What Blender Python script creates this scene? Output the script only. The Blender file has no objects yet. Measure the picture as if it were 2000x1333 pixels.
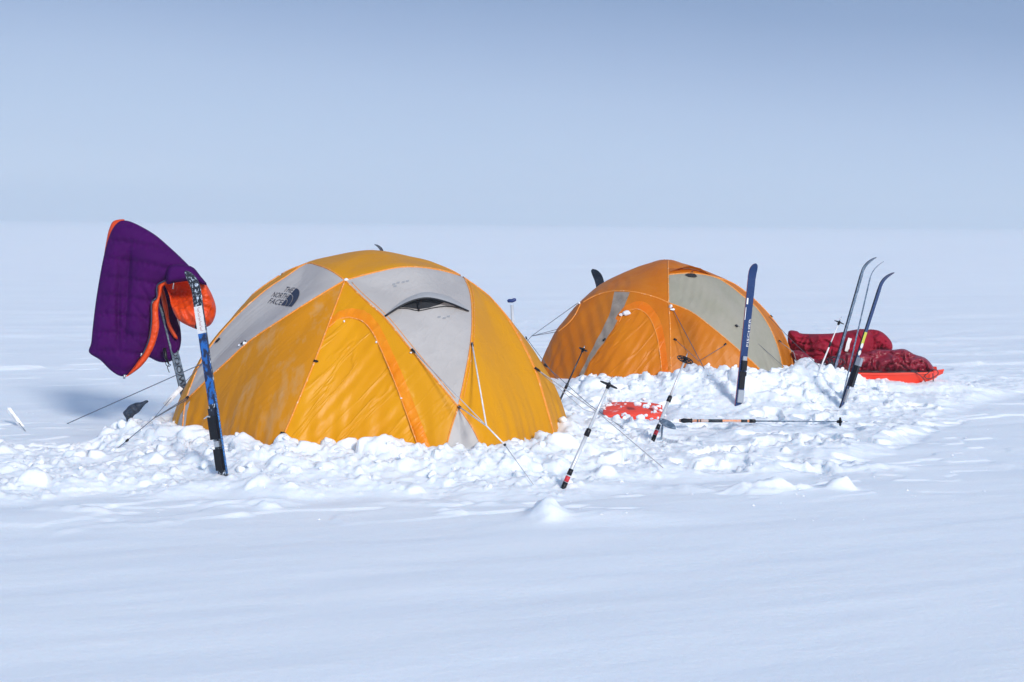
import bpy, math, random
import numpy as np
from mathutils import Vector, Matrix, noise, kdtree
from mathutils.geometry import delaunay_2d_cdt

random.seed(7); RNG = np.random.default_rng(11)
SC = bpy.context.scene
COL = SC.collection

# ------------------------------------------------------------------ camera
FPX, CX, CY, CAMH = 3055.0, 1000.0, 666.5, 1.35
TH, RO = math.atan((666.5-437)/FPX), 0.0085
_R0, _U0 = Vector((1,0,0)), Vector((0, math.sin(TH), math.cos(TH)))
FW = Vector((0, math.cos(TH), -math.sin(TH)))
RT = _R0*math.cos(RO)+_U0*math.sin(RO); UP = _U0*math.cos(RO)-_R0*math.sin(RO)
CAM = Vector((0,0,CAMH))
def ray(px,py): return (FW*FPX+RT*(px-CX)+UP*(CY-py)).normalized()
def P(px,py,Y):                       # measured picture point -> place at distance Y
    d = ray(px,py); return CAM + d*(Y/d.y)
def G(px,py,z=0.0):                   # measured picture point -> place on the snow at height z
    d = ray(px,py); return CAM + d*((z-CAMH)/d.z)

# ------------------------------------------------------------------ helpers
def tag(o, label=None, cat=None, group=None, kind=None):
    if label: o['label']=label
    if cat: o['category']=cat
    if group: o['group']=group
    if kind: o['kind']=kind
    return o
def empty(name, loc, label, cat, group=None):
    o = bpy.data.objects.new(name, None); COL.objects.link(o); o.location = loc
    o.empty_display_size = .1
    return tag(o, label, cat, group)
class MB:
    def __init__(s): s.v=[]; s.f=[]; s.m=[]
    def add(s, vs, fs, mi=0):
        b=len(s.v); s.v += [Vector(p) for p in vs]; s.f += [tuple(b+i for i in f) for f in fs]; s.m += [mi]*len(fs)
    def box(s, c, ax, ay, az, mi=0):
        c=Vector(c); vs=[c+ax*i+ay*j+az*k for i in (-1,1) for j in (-1,1) for k in (-1,1)]
        s.add(vs, [(0,1,3,2),(4,6,7,5),(0,4,5,1),(2,3,7,6),(0,2,6,4),(1,5,7,3)], mi)
    def tube(s, pts, r, n=8, mi=0, closed=False, flat=None):
        pts=[Vector(p) for p in pts]; N=len(pts); rings=[]; vs=[]; fs=[]; up=None
        for i,p in enumerate(pts):
            a=pts[i-1] if (i>0 or closed) else p; b=pts[(i+1)%N] if (i<N-1 or closed) else p
            t=(b-a)
            t = t.normalized() if t.length>1e-9 else Vector((0,0,1))
            if up is None: up = Vector((0,0,1)) if abs(t.z)<.9 else Vector((1,0,0))
            x=(up-t*up.dot(t))
            x = x.normalized() if x.length>1e-6 else t.orthogonal().normalized()
            up=x; y=t.cross(x); rr=r[i] if isinstance(r,(list,tuple)) else r
            for k in range(n):
                a_=2*math.pi*k/n; vs.append(p+x*(math.cos(a_)*rr)+y*(math.sin(a_)*rr*(flat or 1)))
        for i in range(N if closed else N-1):
            j=(i+1)%N
            for k in range(n):
                l=(k+1)%n; fs.append((i*n+k,i*n+l,j*n+l,j*n+k))
        if not closed:
            fs.append(tuple(range(n-1,-1,-1))); fs.append(tuple((N-1)*n+k for k in range(n)))
        s.add(vs,fs,mi)
    def build(s, name, mats, parent=None, smooth=True, label=None):
        if not isinstance(mats,(list,tuple)): mats=[mats]
        me=bpy.data.meshes.new(name)
        off = parent.location if parent else Vector((0,0,0))
        q=parent
        while q and q.parent: q=q.parent; off=off+q.location
        me.from_pydata([tuple(p-off) for p in s.v],[],s.f)
        for m in mats: me.materials.append(m)
        me.polygons.foreach_set('material_index', s.m)
        me.polygons.foreach_set('use_smooth',[smooth]*len(s.f)); me.update()
        o=bpy.data.objects.new(name,me); COL.objects.link(o)
        if parent: o.parent=parent
        if label: o['label']=label
        return o

# ------------------------------------------------------------------ materials
def mat(name, col, rough=.6, bump=0, bscale=50, col2=None, cscale=8, metal=0, trans=0, detail=4, stretch=(1,1,1),
        fac=(.4,.6), coat=0, wave=None, sss=0, sheen=0, spec=.5, bdist=.01, crease=0):
    m=bpy.data.materials.new(name); m.use_nodes=True; nt=m.node_tree; N=nt.nodes; L=nt.links
    b=N['Principled BSDF']; b.inputs['Roughness'].default_value=rough; b.inputs['Metallic'].default_value=metal
    b.inputs['Base Color'].default_value=(*col,1); b.inputs['Coat Weight'].default_value=coat
    b.inputs['Sheen Weight'].default_value=sheen; b.inputs['Specular IOR Level'].default_value=spec
    if sss:
        b.inputs['Subsurface Weight'].default_value=sss; b.inputs['Subsurface Radius'].default_value=(.6,.8,1); b.inputs['Subsurface Scale'].default_value=.02
    tc=N.new('ShaderNodeTexCoord'); mp=N.new('ShaderNodeMapping'); mp.inputs['Scale'].default_value=stretch
    L.new(tc.outputs['Object'],mp.inputs['Vector']); csrc=None
    if col2:
        n=N.new('ShaderNodeTexNoise'); n.inputs['Scale'].default_value=cscale; n.inputs['Detail'].default_value=6; n.inputs['Roughness'].default_value=.65
        L.new(mp.outputs[0],n.inputs['Vector'])
        r=N.new('ShaderNodeValToRGB'); r.color_ramp.elements[0].position=fac[0]; r.color_ramp.elements[1].position=fac[1]
        r.color_ramp.elements[0].color=(*col,1); r.color_ramp.elements[1].color=(*col2,1)
        L.new(n.outputs['Fac'],r.inputs['Fac']); L.new(r.outputs['Color'],b.inputs['Base Color']); csrc=r.outputs['Color']
    nrm=None
    if bump:
        n2=N.new('ShaderNodeTexNoise'); n2.inputs['Scale'].default_value=bscale; n2.inputs['Detail'].default_value=detail
        L.new(mp.outputs[0],n2.inputs['Vector'])
        bp=N.new('ShaderNodeBump'); bp.inputs['Strength'].default_value=bump; bp.inputs['Distance'].default_value=bdist
        L.new(n2.outputs['Fac'],bp.inputs['Height']); L.new(bp.outputs[0],b.inputs['Normal']); nrm=bp.outputs[0]
    if crease:
        mr=N.new('ShaderNodeMapping'); mr.inputs['Rotation'].default_value=(0,.80,0); L.new(tc.outputs['Object'],mr.inputs['Vector'])
        m3=N.new('ShaderNodeMapping'); m3.inputs['Scale'].default_value=(.42,1.3,3.6); L.new(mr.outputs[0],m3.inputs['Vector'])
        n4=N.new('ShaderNodeTexNoise'); n4.inputs['Scale'].default_value=2.6; n4.inputs['Detail'].default_value=3; n4.inputs['Distortion'].default_value=.5; L.new(m3.outputs[0],n4.inputs['Vector'])
        s1_=N.new('ShaderNodeMath'); s1_.operation='SUBTRACT'; L.new(n4.outputs['Fac'],s1_.inputs[0]); s1_.inputs[1].default_value=.5
        s2_=N.new('ShaderNodeMath'); s2_.operation='ABSOLUTE'; L.new(s1_.outputs[0],s2_.inputs[0])
        s3_=N.new('ShaderNodeMapRange'); s3_.interpolation_type='SMOOTHSTEP'; L.new(s2_.outputs[0],s3_.inputs['Value']); s3_.inputs['From Max'].default_value=.055; s3_.inputs['To Min'].default_value=1; s3_.inputs['To Max'].default_value=0
        b4=N.new('ShaderNodeBump'); b4.inputs['Strength'].default_value=crease; b4.inputs['Distance'].default_value=.010; L.new(s3_.outputs[0],b4.inputs['Height'])
        if nrm: L.new(nrm,b4.inputs['Normal'])
        nrm=b4.outputs[0]; L.new(nrm,b.inputs['Normal'])
    if trans:
        t=N.new('ShaderNodeBsdfTranslucent'); t.inputs['Color'].default_value=(*col,1)
        if csrc: L.new(csrc,t.inputs['Color'])
        if nrm: L.new(nrm,t.inputs['Normal'])
        mx=N.new('ShaderNodeMixShader'); mx.inputs[0].default_value=trans
        L.new(b.outputs[0],mx.inputs[1]); L.new(t.outputs[0],mx.inputs[2]); L.new(mx.outputs[0],N['Material Output'].inputs['Surface'])
    return m
YEL=(.81,.36,.001); ORA=(.67,.185,.002); GRY=(.60,.60,.60)
M={}
M['yel']=mat('yellow_nylon',YEL,.42,.2,24,(.83,.38,.003),3,trans=.32,stretch=(1,1,.35),bdist=.012,spec=.28,crease=0.14)
M['yelfrost']=mat('frosted_yellow_nylon',(.72,.29,.005),.5,.2,30,(.66,.42,.20),9,trans=.3,stretch=(1,1,.16),fac=(.50,.80),bdist=.012,spec=.28,crease=0.15)
M['yeldoor']=mat('yellow_door_nylon',(.88,.40,.001),.4,.2,20,(.85,.37,.001),4,trans=.32,stretch=(1,1,.4),bdist=.01,spec=.28,crease=0.42)
M['flap']=mat('bright_orange_nylon',(.95,.28,.002),.38,.5,28,(.95,.34,.01),6,trans=.3,bdist=.01,spec=.28,crease=0.3)
M['grey']=mat('grey_nylon',(.54,.54,.54),.5,.15,22,(.60,.60,.60),3,trans=.32,bdist=.01,crease=0.12)
M['ora']=mat('orange_nylon',ORA,.42,.2,24,(.72,.23,.01),3,trans=.3,stretch=(1,1,.35),bdist=.01,spec=.28,crease=0.12)
M['oradoor']=mat('orange_door_nylon',(.78,.25,.003),.4,.2,20,(.74,.22,.003),4,trans=.32,stretch=(1,1,.4),bdist=.01,spec=.28,crease=0.35)
M['flap2']=mat('deep_orange_nylon',(.88,.20,.002),.38,.5,28,(.88,.25,.01),6,trans=.3,spec=.28,crease=0.3)
M['sage']=mat('sage_grey_nylon',(.42,.42,.33),.5,.15,22,(.47,.46,.38),3,trans=.32,crease=0.1)
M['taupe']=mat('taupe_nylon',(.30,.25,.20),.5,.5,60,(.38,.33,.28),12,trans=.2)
M['seam']=mat('frosted_orange_seam',(.84,.30,.035),.6,.8,120,(.88,.66,.48),45,fac=(.55,.72))
M['black']=mat('black_plastic',(.005,.006,.010),.4,spec=.3)
M['dark']=mat('dark_webbing',(.02,.025,.035),.6,.3,200,(.09,.10,.12),150,fac=(.5,.75))
M['mesh']=mat('dark_vent_mesh',(.015,.017,.022),.8)
M['navy']=mat('navy_print',(.012,.020,.05),.6)
M['cord']=mat('pale_cord',(.42,.43,.46),.6,.4,400)
M['dcord']=mat('dark_cord',(.10,.12,.16),.6,.4,400)
M['strap']=mat('white_webbing',(.70,.68,.68),.7,.5,300,(.85,.86,.88),40)
M['frost']=mat('frost',(.86,.90,.95),.7,.8,150,sss=.2)
M['purple']=mat('purple_nylon',(.052,.002,.088),.8,.3,45,(.044,.002,.078),5,bdist=.003,spec=.08,crease=0.2)
M['lining']=mat('orange_lining',(.86,.085,.006),.45,.8,40,(.80,.07,.005),6,trans=.15,bdist=.01,crease=0.4)
M['zip']=mat('dark_blue_zip',(.02,.035,.08),.5,.4,300)
M['dkred']=mat('crimson_nylon',(.30,.005,.026),.65,.2,30,(.25,.004,.020),5,bdist=.005,spec=.2,crease=0.12)
M['maroon']=mat('glossy_maroon_nylon',(.21,.004,.020),.42,.1,40,(.24,.006,.02),4,fac=(.45,.7),bdist=.004,crease=0.12)
M['sled']=mat('orange_red_plastic',(.80,.040,.014),.4,.15,30,(.76,.05,.02),6)
M['sledf']=mat('snow_dusted_red_plastic',(.86,.07,.035),.5,.4,40,(.86,.88,.92),11,fac=(.63,.69),stretch=(.8,2,2))
M['alu']=mat('grey_aluminium',(.55,.57,.60),.32,.1,100,(.70,.72,.74),25,metal=.25,stretch=(1,1,.3))
M['bpole']=mat('black_pole',(.02,.022,.028),.35)
M['redband']=mat('red_band',(.55,.02,.035),.5)
M['opole']=mat('orange_pole',(.75,.30,.15),.45,.1,80,(.60,.50,.45),60,fac=(.5,.6),stretch=(.3,1,1))
M['blueh']=mat('blue_grip',(.01,.035,.17),.45)
M['white']=mat('white_label',(.74,.73,.72),.6,.1,80,(.55,.52,.52),90,fac=(.55,.7))
M['skiblack']=mat('frosted_black_ski',(.004,.007,.016),.35,.5,90,(.62,.70,.80),95,fac=(.53,.60),stretch=(1,1,.6))
M['skiblue']=mat('blue_ski',(.006,.12,.44),.35,.3,90,(.008,.014,.05),45,fac=(.46,.55),stretch=(1,1,.5))
M['skidark']=mat('dark_ski',(.004,.008,.022),.3,.3,90,(.16,.22,.32),60,fac=(.64,.70))
M['skinavy']=mat('navy_ski',(.003,.028,.12),.3,.2,90,(.15,.24,.42),70,fac=(.64,.72))
M['skigrey']=mat('grey_blue_ski',(.06,.10,.16),.3,.3,90,(.22,.29,.38),40,fac=(.45,.62))
M['skired']=mat('red_ski_edge',(.40,.05,.05),.4)
M['skiyel']=mat('yellow_ski_band',(.55,.55,.05),.4)
M['skibase']=mat('ski_base',(.03,.035,.05),.4,.1,50,(.5,.55,.6),30,fac=(.55,.65))
M['metal']=mat('binding_metal',(.5,.52,.55),.3,metal=.8)

def snow_mat():
    m=bpy.data.materials.new('snow'); m.use_nodes=True; nt=m.node_tree; N=nt.nodes; L=nt.links
    b=N['Principled BSDF']; b.inputs['Roughness'].default_value=.7; b.inputs['Specular IOR Level'].default_value=.25
    b.inputs['Base Color'].default_value=(.86,.895,.94,1)
    g=N.new('ShaderNodeNewGeometry'); m0=N.new('ShaderNodeMapping'); m0.inputs['Rotation'].default_value=(0,0,-.42); mp=N.new('ShaderNodeMapping'); mp.inputs['Scale'].default_value=(.16,1.0,1)
    L.new(g.outputs['Position'],m0.inputs['Vector']); L.new(m0.outputs[0],mp.inputs['Vector'])
    b.inputs['Subsurface Weight'].default_value=.6; b.inputs['Subsurface Radius'].default_value=(.7,.9,1); b.inputs['Subsurface Scale'].default_value=.045
    def nz(scale,det,vec,rough=.6):
        n=N.new('ShaderNodeTexNoise'); n.inputs['Scale'].default_value=scale; n.inputs['Detail'].default_value=det; n.inputs['Roughness'].default_value=rough
        L.new(vec,n.inputs['Vector']); return n.outputs['Fac']
    streak=nz(4,9,mp.outputs[0],.62); grain=nz(260,3,g.outputs['Position']); mid=nz(38,4,g.outputs['Position'])
    def bump(h,d,st,prev=None):
        bp=N.new('ShaderNodeBump'); bp.inputs['Distance'].default_value=d; bp.inputs['Strength'].default_value=st
        L.new(h,bp.inputs['Height'])
        if prev: L.new(prev,bp.inputs['Normal'])
        return bp.outputs[0]
    st2=nz(17,7,mp.outputs[0],.68); n0=bump(st2,.010,.22); n1=bump(streak,.020,.15,n0); n2=bump(mid,.007,.34,n1); n3=bump(grain,.0022,.6,n2)
    L.new(n3,b.inputs['Normal'])
    r=N.new('ShaderNodeValToRGB'); r.color_ramp.elements[0].position=.35; r.color_ramp.elements[1].position=.7
    r.color_ramp.elements[0].color=(.81,.865,.93,1); r.color_ramp.elements[1].color=(.86,.90,.95,1)
    L.new(streak,r.inputs['Fac']); L.new(r.outputs[0],b.inputs['Base Color'])
    return m
M['snow']=snow_mat()

# ------------------------------------------------------------------ snow ground
_lat = RNG.random((256,256))
def vnoise(x,y,seed=0):
    x=x+seed*17.31; y=y+seed*9.77
    xi=np.floor(x).astype(int); yi=np.floor(y).astype(int); fx=x-xi; fy=y-yi
    fx=fx*fx*(3-2*fx); fy=fy*fy*(3-2*fy)
    a=_lat[xi%256,yi%256]; b=_lat[(xi+1)%256,yi%256]; c=_lat[xi%256,(yi+1)%256]; d=_lat[(xi+1)%256,(yi+1)%256]
    return (a*(1-fx)+b*fx)*(1-fy)+(c*(1-fx)+d*fx)*fy
def fbm(x,y,o=4,seed=0):
    r=0; a=.5
    for i in range(o): r=r+a*(vnoise(x*2**i,y*2**i,seed+i*3)-.5); a*=.5
    return r
def seg_dist(X,Y,poly):
    d=np.full(X.shape,1e9)
    for i in range(len(poly)):
        a=poly[i]; b=poly[(i+1)%len(poly)]; ex,ey=b[0]-a[0],b[1]-a[1]
        t=np.clip(((X-a[0])*ex+(Y-a[1])*ey)/(ex*ex+ey*ey+1e-12),0,1)
        d=np.minimum(d,np.hypot(X-a[0]-t*ex,Y-a[1]-t*ey))
    return d
def inside(X,Y,poly):
    r=np.zeros(X.shape,bool); j=len(poly)-1
    for i in range(len(poly)):
        xi,yi=poly[i]; xj,yj=poly[j]
        c=((yi>Y)!=(yj>Y))&(X<(xj-xi)*(Y-yi)/(yj-yi+1e-15)+xi); r^=c; j=i
    return r
def sdist(X,Y,poly):
    d=seg_dist(X,Y,poly); return np.where(inside(X,Y,poly),d,-d)
DIST=[(-150,985),(60,985),(180,968),(300,972),(420,965),(560,978),(700,962),(830,968),(1060,962),(1160,958),(1290,935),(1450,925),(1640,925),
      (1720,895),(1830,850),(1930,790),(2080,750),(1900,715),(1700,690),(1560,690)]
DISTW=[tuple(G(a,b,.03).xy) for a,b in DIST]+[(.4,12.2),(-.2,11.0),(-1.7,11.0),(-2.1,9.9),(-2.6,9.4),(-4.4,10.4)]
T1C=Vector((-.86,9.5,0)); T1H=1.215
T1P=[(-1.32,-.10),(-.54,-1.06),(.80,-1.08),(1.33,.12),(.54,1.06),(-.80,1.08)]
T2C=Vector((1.24,12.65,0)); T2H=1.075
T2P=[(-1.15,-.25),(-.55,-.95),(.64,-.95),(1.19,-.08),(.6,.95),(-.64,.95)]
T1W=[(T1C.x+a,T1C.y+b) for a,b in T1P]; T2W=[(T2C.x+a,T2C.y+b) for a,b in T2P]
MOUND=G(1595,755,.12); SL=G(1235,800,.07)
def smooth(x): x=np.clip(x,0,1); return x*x*(3-2*x)
def mask_d(X,Y):
    w=fbm(X*1.3,Y*1.3,3,5)*.30
    return smooth((sdist(X,Y,DISTW)+w)/.28)
def base_h(X,Y):
    far=smooth((np.hypot(X,Y)-15)/60)
    u=X*.93+Y*.37; v=-X*.37+Y*.93
    h=fbm(u*.22,v*.75,5,1)*(.055+.10*far)+fbm(u*.9,v*3.6,4,2)*.012*(1-far)
    h=h+fbm(u*.02,v*.06,3,8)*.5*far
    m=mask_d(X,Y)
    h=h+m*(.035+fbm(X*1.6,Y*1.6,4,4)*.10)
    d1=np.maximum(-sdist(X,Y,T1W),0); d2=np.maximum(-sdist(X,Y,T2W),0); d2=d2+np.maximum(X-2.6,0)*1.2
    front=smooth((T1C.y+.9-Y)/1.0)
    h=h+.082*np.exp(-(d1/.30)**2)*(.25+.75*front)+.14*np.exp(-(d2/.42)**2)
    h=h+.105*np.exp(-(((X-MOUND.x)/.34)**2+((Y-MOUND.y-.05)/.34)**2))
    h=h+.07*np.exp(-(((X-MOUND.x+.9)/.6)**2+((Y-MOUND.y+.35)/.3)**2))
    sdw=sdist(X,Y,DISTW); bd=np.exp(-((sdw+.22)/.35)**2); lf=fbm(u*.8,v*2.4,4,31)
    h=h+bd*(.012*smooth((lf-.02)/.03)+.008*smooth((fbm(u*1.7,v*4,3,33)-.05)/.02))
    h=h+.058*np.exp(-((X-3.0)/.62)**4-((Y-12.5)/.42)**4)
    h=h-.055*np.exp(-((X-SL.x)/.24)**4-((Y-SL.y)/.27)**4)
    md=smooth((np.hypot(X,Y)-12.5)/2)*(1-smooth((np.hypot(X,Y)-17)/14)); h=h+md*(.016*smooth((fbm(u*.55,v*2.0,4,41)-.10)/.03)+.009*smooth((fbm(u*.9,v*3.0,4,43)-.10)/.02))
    mp=G(1068,1005,.02); h=h+.056*np.exp(-(((X-mp.x)/.075)**2+((Y-mp.y-.05)/.12)**2)**1.2)*(1+1.8*fbm(X*14,Y*14,4,21))+.02*np.exp(-(((X-mp.x-.12)/.3)**2+((Y-mp.y-.12)/.14)**2))
    for (qx,qy,a,sx,sy) in ((140,990,.022,.16,.05),(522,982,.030,.05,.05),(480,975,.02,.25,.08),(870,975,.016,.3,.06),(1480,952,.045,.14,.09),
                            (1545,950,.035,.10,.07),(1640,948,.05,.07,.06),(1610,905,.04,.25,.12),(1350,945,.015,.4,.1),(1700,910,.02,.2,.1)):
        q=G(qx,qy,.02); h=h+a*np.exp(-(((X-q.x)/sx)**2+((Y-q.y)/sy)**2)**1.3)*(1+2.2*fbm(X*11,Y*13,4,23))
    return h
FX0,FX1,FY0,FY1,DX,DY=-3.6,4.7,7.35,13.8,.0115,.0125
fx=np.arange(FX0,FX1,DX); fy=np.arange(FY0,FY1,DY)
def grow(a,step,end,k):
    r=[]; x=a; s=step
    while abs(x)<end: s*=k; x=x+s; r.append(x)
    return r
gl=[-q for q in grow(-FX0,DX,6000,1.06)][::-1]; gr=grow(FX1,DX,6000,1.06)
near=[]; y=FY0; s=DY
while y>-60: s=min(s*1.03,.03 if y>3 else 5) if y>3 else s*1.12; y-=s; near.append(y)
near=near[::-1]; farr=grow(FY1,DY,7000,1.02)
AX=np.array(gl+list(fx)+gr); AY=np.array(near+list(fy)+farr)
GX,GY=np.meshgrid(AX,AY)
HB=base_h(GX,GY)
iy0,ix0=len(near),len(gl); FXg,FYg=np.meshgrid(fx,fy)
MK=mask_d(FXg,FYg)
D=np.zeros_like(FXg)
# places kept free of clods: (world x, y, radius)
B0_=G(1325,842,.04); B1_=G(1650,844,.04)
def clod_grid(X,Y):
    """how big and dense the lumps are"""
    m=mask_d(X,Y); d1=-sdist(X,Y,T1W); d2=-sdist(X,Y,T2W); e1=np.maximum(d1,0); e2=np.maximum(d2,0)
    w=.30+.70*np.exp(-(e1/.50)**2)*np.where(Y<10.3,1,.3)+.75*np.exp(-(e2/.50)**2)+.7*np.exp(-((X-MOUND.x)**2/.35+(Y-MOUND.y)**2/.3))
    w=np.where((X<-1.6)&(Y<9.5),np.maximum(w,.50),w); w=np.where((X>.9)&(Y<10.9),w*.45,w); w=np.where(X>2.9,w*.45,w)
    w=w*(1-.9*np.exp(-(seg_dist(X,Y,[(B0_.x,B0_.y),(B1_.x,B1_.y)])/.13)**2))
    w=np.where((np.abs(X-SL.x)<.27)&(np.abs(Y-SL.y)<.30),0,w); w=np.where((d1<-.12)|(d2<-.12)|(m<.05),0,w)
    return m*np.minimum(w,1)
_cx=np.arange(FX0,FX1+.05,.05); _cy=np.arange(FY0,FY1+.05,.05); _CX,_CY=np.meshgrid(_cx,_cy); CW=clod_grid(_CX,_CY)
def clod_w(x,y):
    i=int((x-FX0)/.05+.5); j=int((y-FY0)/.05+.5)
    return float(CW[j,i]) if 0<=i<len(_cx) and 0<=j<len(_cy) else 0.0
chunks=[]
def paint(n,r0,r1,hk,thr,jit,chunk_p):
    for _ in range(n):
        x=RNG.uniform(FX0+.1,FX1-.1); y=RNG.uniform(FY0+.1,FY1-.4); w=clod_w(x,y)
        if RNG.random()>w*jit or w<thr: continue
        r=r0+(r1-r0)*RNG.random()**2.2; r*=.55+.45*w
        i=int((x-FX0)/DX); j=int((y-FY0)/DY); k=int(r*1.5/DX)+1
        ia,ib=max(i-k,0),min(i+k,len(fx)-1); ja,jb=max(j-k,0),min(j+k,len(fy)-1)
        xx=FXg[ja:jb,ia:ib]-x; yy=FYg[ja:jb,ia:ib]-y
        a=RNG.random()*math.pi; ca,sa=math.cos(a),math.sin(a); asp=RNG.uniform(.75,1.35)
        uu=(xx*ca+yy*sa)/(r*asp); vv=(-xx*sa+yy*ca)/(r/asp); p=RNG.uniform(1.3,3.0)
        wob=1+.95*fbm((xx+x)*.9/r,(yy+y)*.9/r,3,9)
        q=((np.abs(uu)**p+np.abs(vv)**p)**(1/p))/wob
        tl=1+RNG.uniform(-.35,.35)*uu+RNG.uniform(-.35,.35)*vv
        a1,a2=RNG.uniform(0,6.28,2); fl1=RNG.uniform(.35,.9)+RNG.uniform(.4,1.6)*(uu*math.cos(a1)+vv*math.sin(a1)); fl2=RNG.uniform(.45,1.0)+RNG.uniform(.4,1.4)*(uu*math.cos(a2)+vv*math.sin(a2))
        hb=r*hk*RNG.uniform(.6,1.25)*np.clip(np.minimum(np.minimum((np.clip(1-q**2.6,0,1))**.33*tl,fl1),fl2),0,None)
        loc=D[j,i]*.55
        D[ja:jb,ia:ib]=np.maximum(D[ja:jb,ia:ib],np.where(q<1,hb+loc,0))
        if RNG.random()<chunk_p*w: chunks.append((x,y,r))
paint(1300,.05,.125,.66,.30,.75,.25)
paint(9000,.022,.060,.80,.12,.85,.16)
paint(60000,.008,.026,1.0,.04,.9,.03)
for k in range(150):      # boot prints in the trampled snow
    q=G(RNG.uniform(1120,1900),RNG.uniform(790,915),.04) if k%3 else G(RNG.uniform(0,330),RNG.uniform(800,880),.04)
    if not (FX0+.3<q.x<FX1-.3 and FY0+.3<q.y<FY1-.3) or clod_w(q.x,q.y)>.6: continue
    a=RNG.uniform(0,3.14); xx=FXg-q.x; yy=FYg-q.y; ia=max(0,int((q.x-FX0)/DX)-20); ja=max(0,int((q.y-FY0)/DY)-18); sl=(slice(ja,ja+36),slice(ia,ia+40))
    uu=(xx[sl]*math.cos(a)+yy[sl]*math.sin(a))/.135; vv=(-xx[sl]*math.sin(a)+yy[sl]*math.cos(a))/.055; q_=(uu**4+vv**4)**.25
    dp=RNG.uniform(.015,.045); D[sl]=D[sl]*np.where(q_<1,.25,1)-dp*smooth((1.08-q_)/.2)+dp*.35*np.exp(-((q_-1.2)/.14)**2)*MK[sl]
ff=HB[iy0:iy0+len(fy),ix0:ix0+len(fx)]
rough=fbm(FXg*22,FYg*22,4,12)*.022*MK*np.clip(D*22+.2,.2,.8)+fbm(FXg*5,FYg*5,4,13)*.06*MK+fbm(FXg*45,FYg*45,3,14)*.012*MK
HB[iy0:iy0+len(fy),ix0:ix0+len(fx)]=ff+D*MK**.5+rough
def H(x,y):
    i=np.searchsorted(AX,x)-1; j=np.searchsorted(AY,y)-1
    tx=(x-AX[i])/(AX[i+1]-AX[i]); ty=(y-AY[j])/(AY[j+1]-AY[j])
    return float((HB[j,i]*(1-tx)+HB[j,i+1]*tx)*(1-ty)+(HB[j+1,i]*(1-tx)+HB[j+1,i+1]*tx)*ty)
ny,nx=GX.shape
me=bpy.data.meshes.new('snow_ground'); co=np.stack([GX,GY,HB],-1).reshape(-1,3).astype(np.float32)
me.vertices.add(len(co)); me.vertices.foreach_set('co',co.ravel())
idx=np.arange(nx*ny).reshape(ny,nx); q=np.stack([idx[:-1,:-1],idx[:-1,1:],idx[1:,1:],idx[1:,:-1]],-1).reshape(-1,4)
me.loops.add(q.size); me.loops.foreach_set('vertex_index',q.ravel().astype(np.int32))
me.polygons.add(len(q)); me.polygons.foreach_set('loop_start',np.arange(0,q.size,4,dtype=np.int32)); me.polygons.foreach_set('use_smooth',np.ones(len(q),bool))
me.update(calc_edges=True); me.materials.append(M['snow'])
o=bpy.data.objects.new('snow_ground',me); COL.objects.link(o); tag(o,'wide flat snowfield with trampled snow around the tents','snow',kind='structure')

# loose lumps lying on the dug-up snow
import bmesh
bm=bmesh.new(); bmesh.ops.create_icosphere(bm,subdivisions=3,radius=1); ICOV=np.array([v.co[:] for v in bm.verts]); ICOF=np.array([[v.index for v in f.verts] for f in bm.faces]); bm.free()
def lumps(name,items,m):
    vs=[];fs=[];b=0
    for (x,y,z,r) in items:
        A=RNG.normal(size=(3,3)); Q,_=np.linalg.qr(A); v=ICOV@Q.T
        for _ in range(7):
            n=RNG.normal(size=3); n/=np.linalg.norm(n); c=RNG.uniform(.35,.8); d=v@n-c; v=v-np.outer(np.clip(d,0,None)*.85,n)
        ph=RNG.random(3)*6; v=v*(1+.10*np.sin(v[:,[1,2,0]]*5+ph))
        v=v*r*np.array([RNG.uniform(.8,1.3),RNG.uniform(.8,1.2),RNG.uniform(.65,.95)])+np.array([x,y,z])
        vs.append(v); fs.append(ICOF+b); b+=len(v)
    v=np.concatenate(vs); f=np.concatenate(fs).astype(np.int32)
    me=bpy.data.meshes.new(name); me.vertices.add(len(v)); me.vertices.foreach_set('co',v.astype(np.float32).ravel())
    me.loops.add(f.size); me.loops.foreach_set('vertex_index',f.ravel()); me.polygons.add(len(f)); me.polygons.foreach_set('loop_start',np.arange(0,f.size,3,dtype=np.int32))
    me.polygons.foreach_set('use_smooth',np.ones(len(f),bool)); me.update(calc_edges=True); me.materials.append(m)
    o=bpy.data.objects.new(name,me); COL.objects.link(o); return o
items=[]
for (x,y,r) in chunks:
    rr=min(r,.055)*RNG.uniform(.35,.75); a=RNG.random()*6.3; xx=x+math.cos(a)*r*.7; yy=y+math.sin(a)*r*.7
    if clod_w(xx,yy)<=0: continue
    items.append((xx,yy,H(xx,yy)+rr*.25,rr))
for k in range(150):      # crumbs scattered out on the smooth snow
    q=G(RNG.uniform(0,1950),RNG.uniform(900,1010) if k%2 else RNG.uniform(780,960),.02); r=.004+.007*RNG.random()**3
    if clod_w(q.x,q.y)>0.9: continue
    items.append((q.x,q.y,H(q.x,q.y)-r*.1,r))
o=lumps('snow_chunks',items,M['snow']); tag(o,'loose white snow lumps heaped around both tents','snow',kind='stuff')

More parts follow.
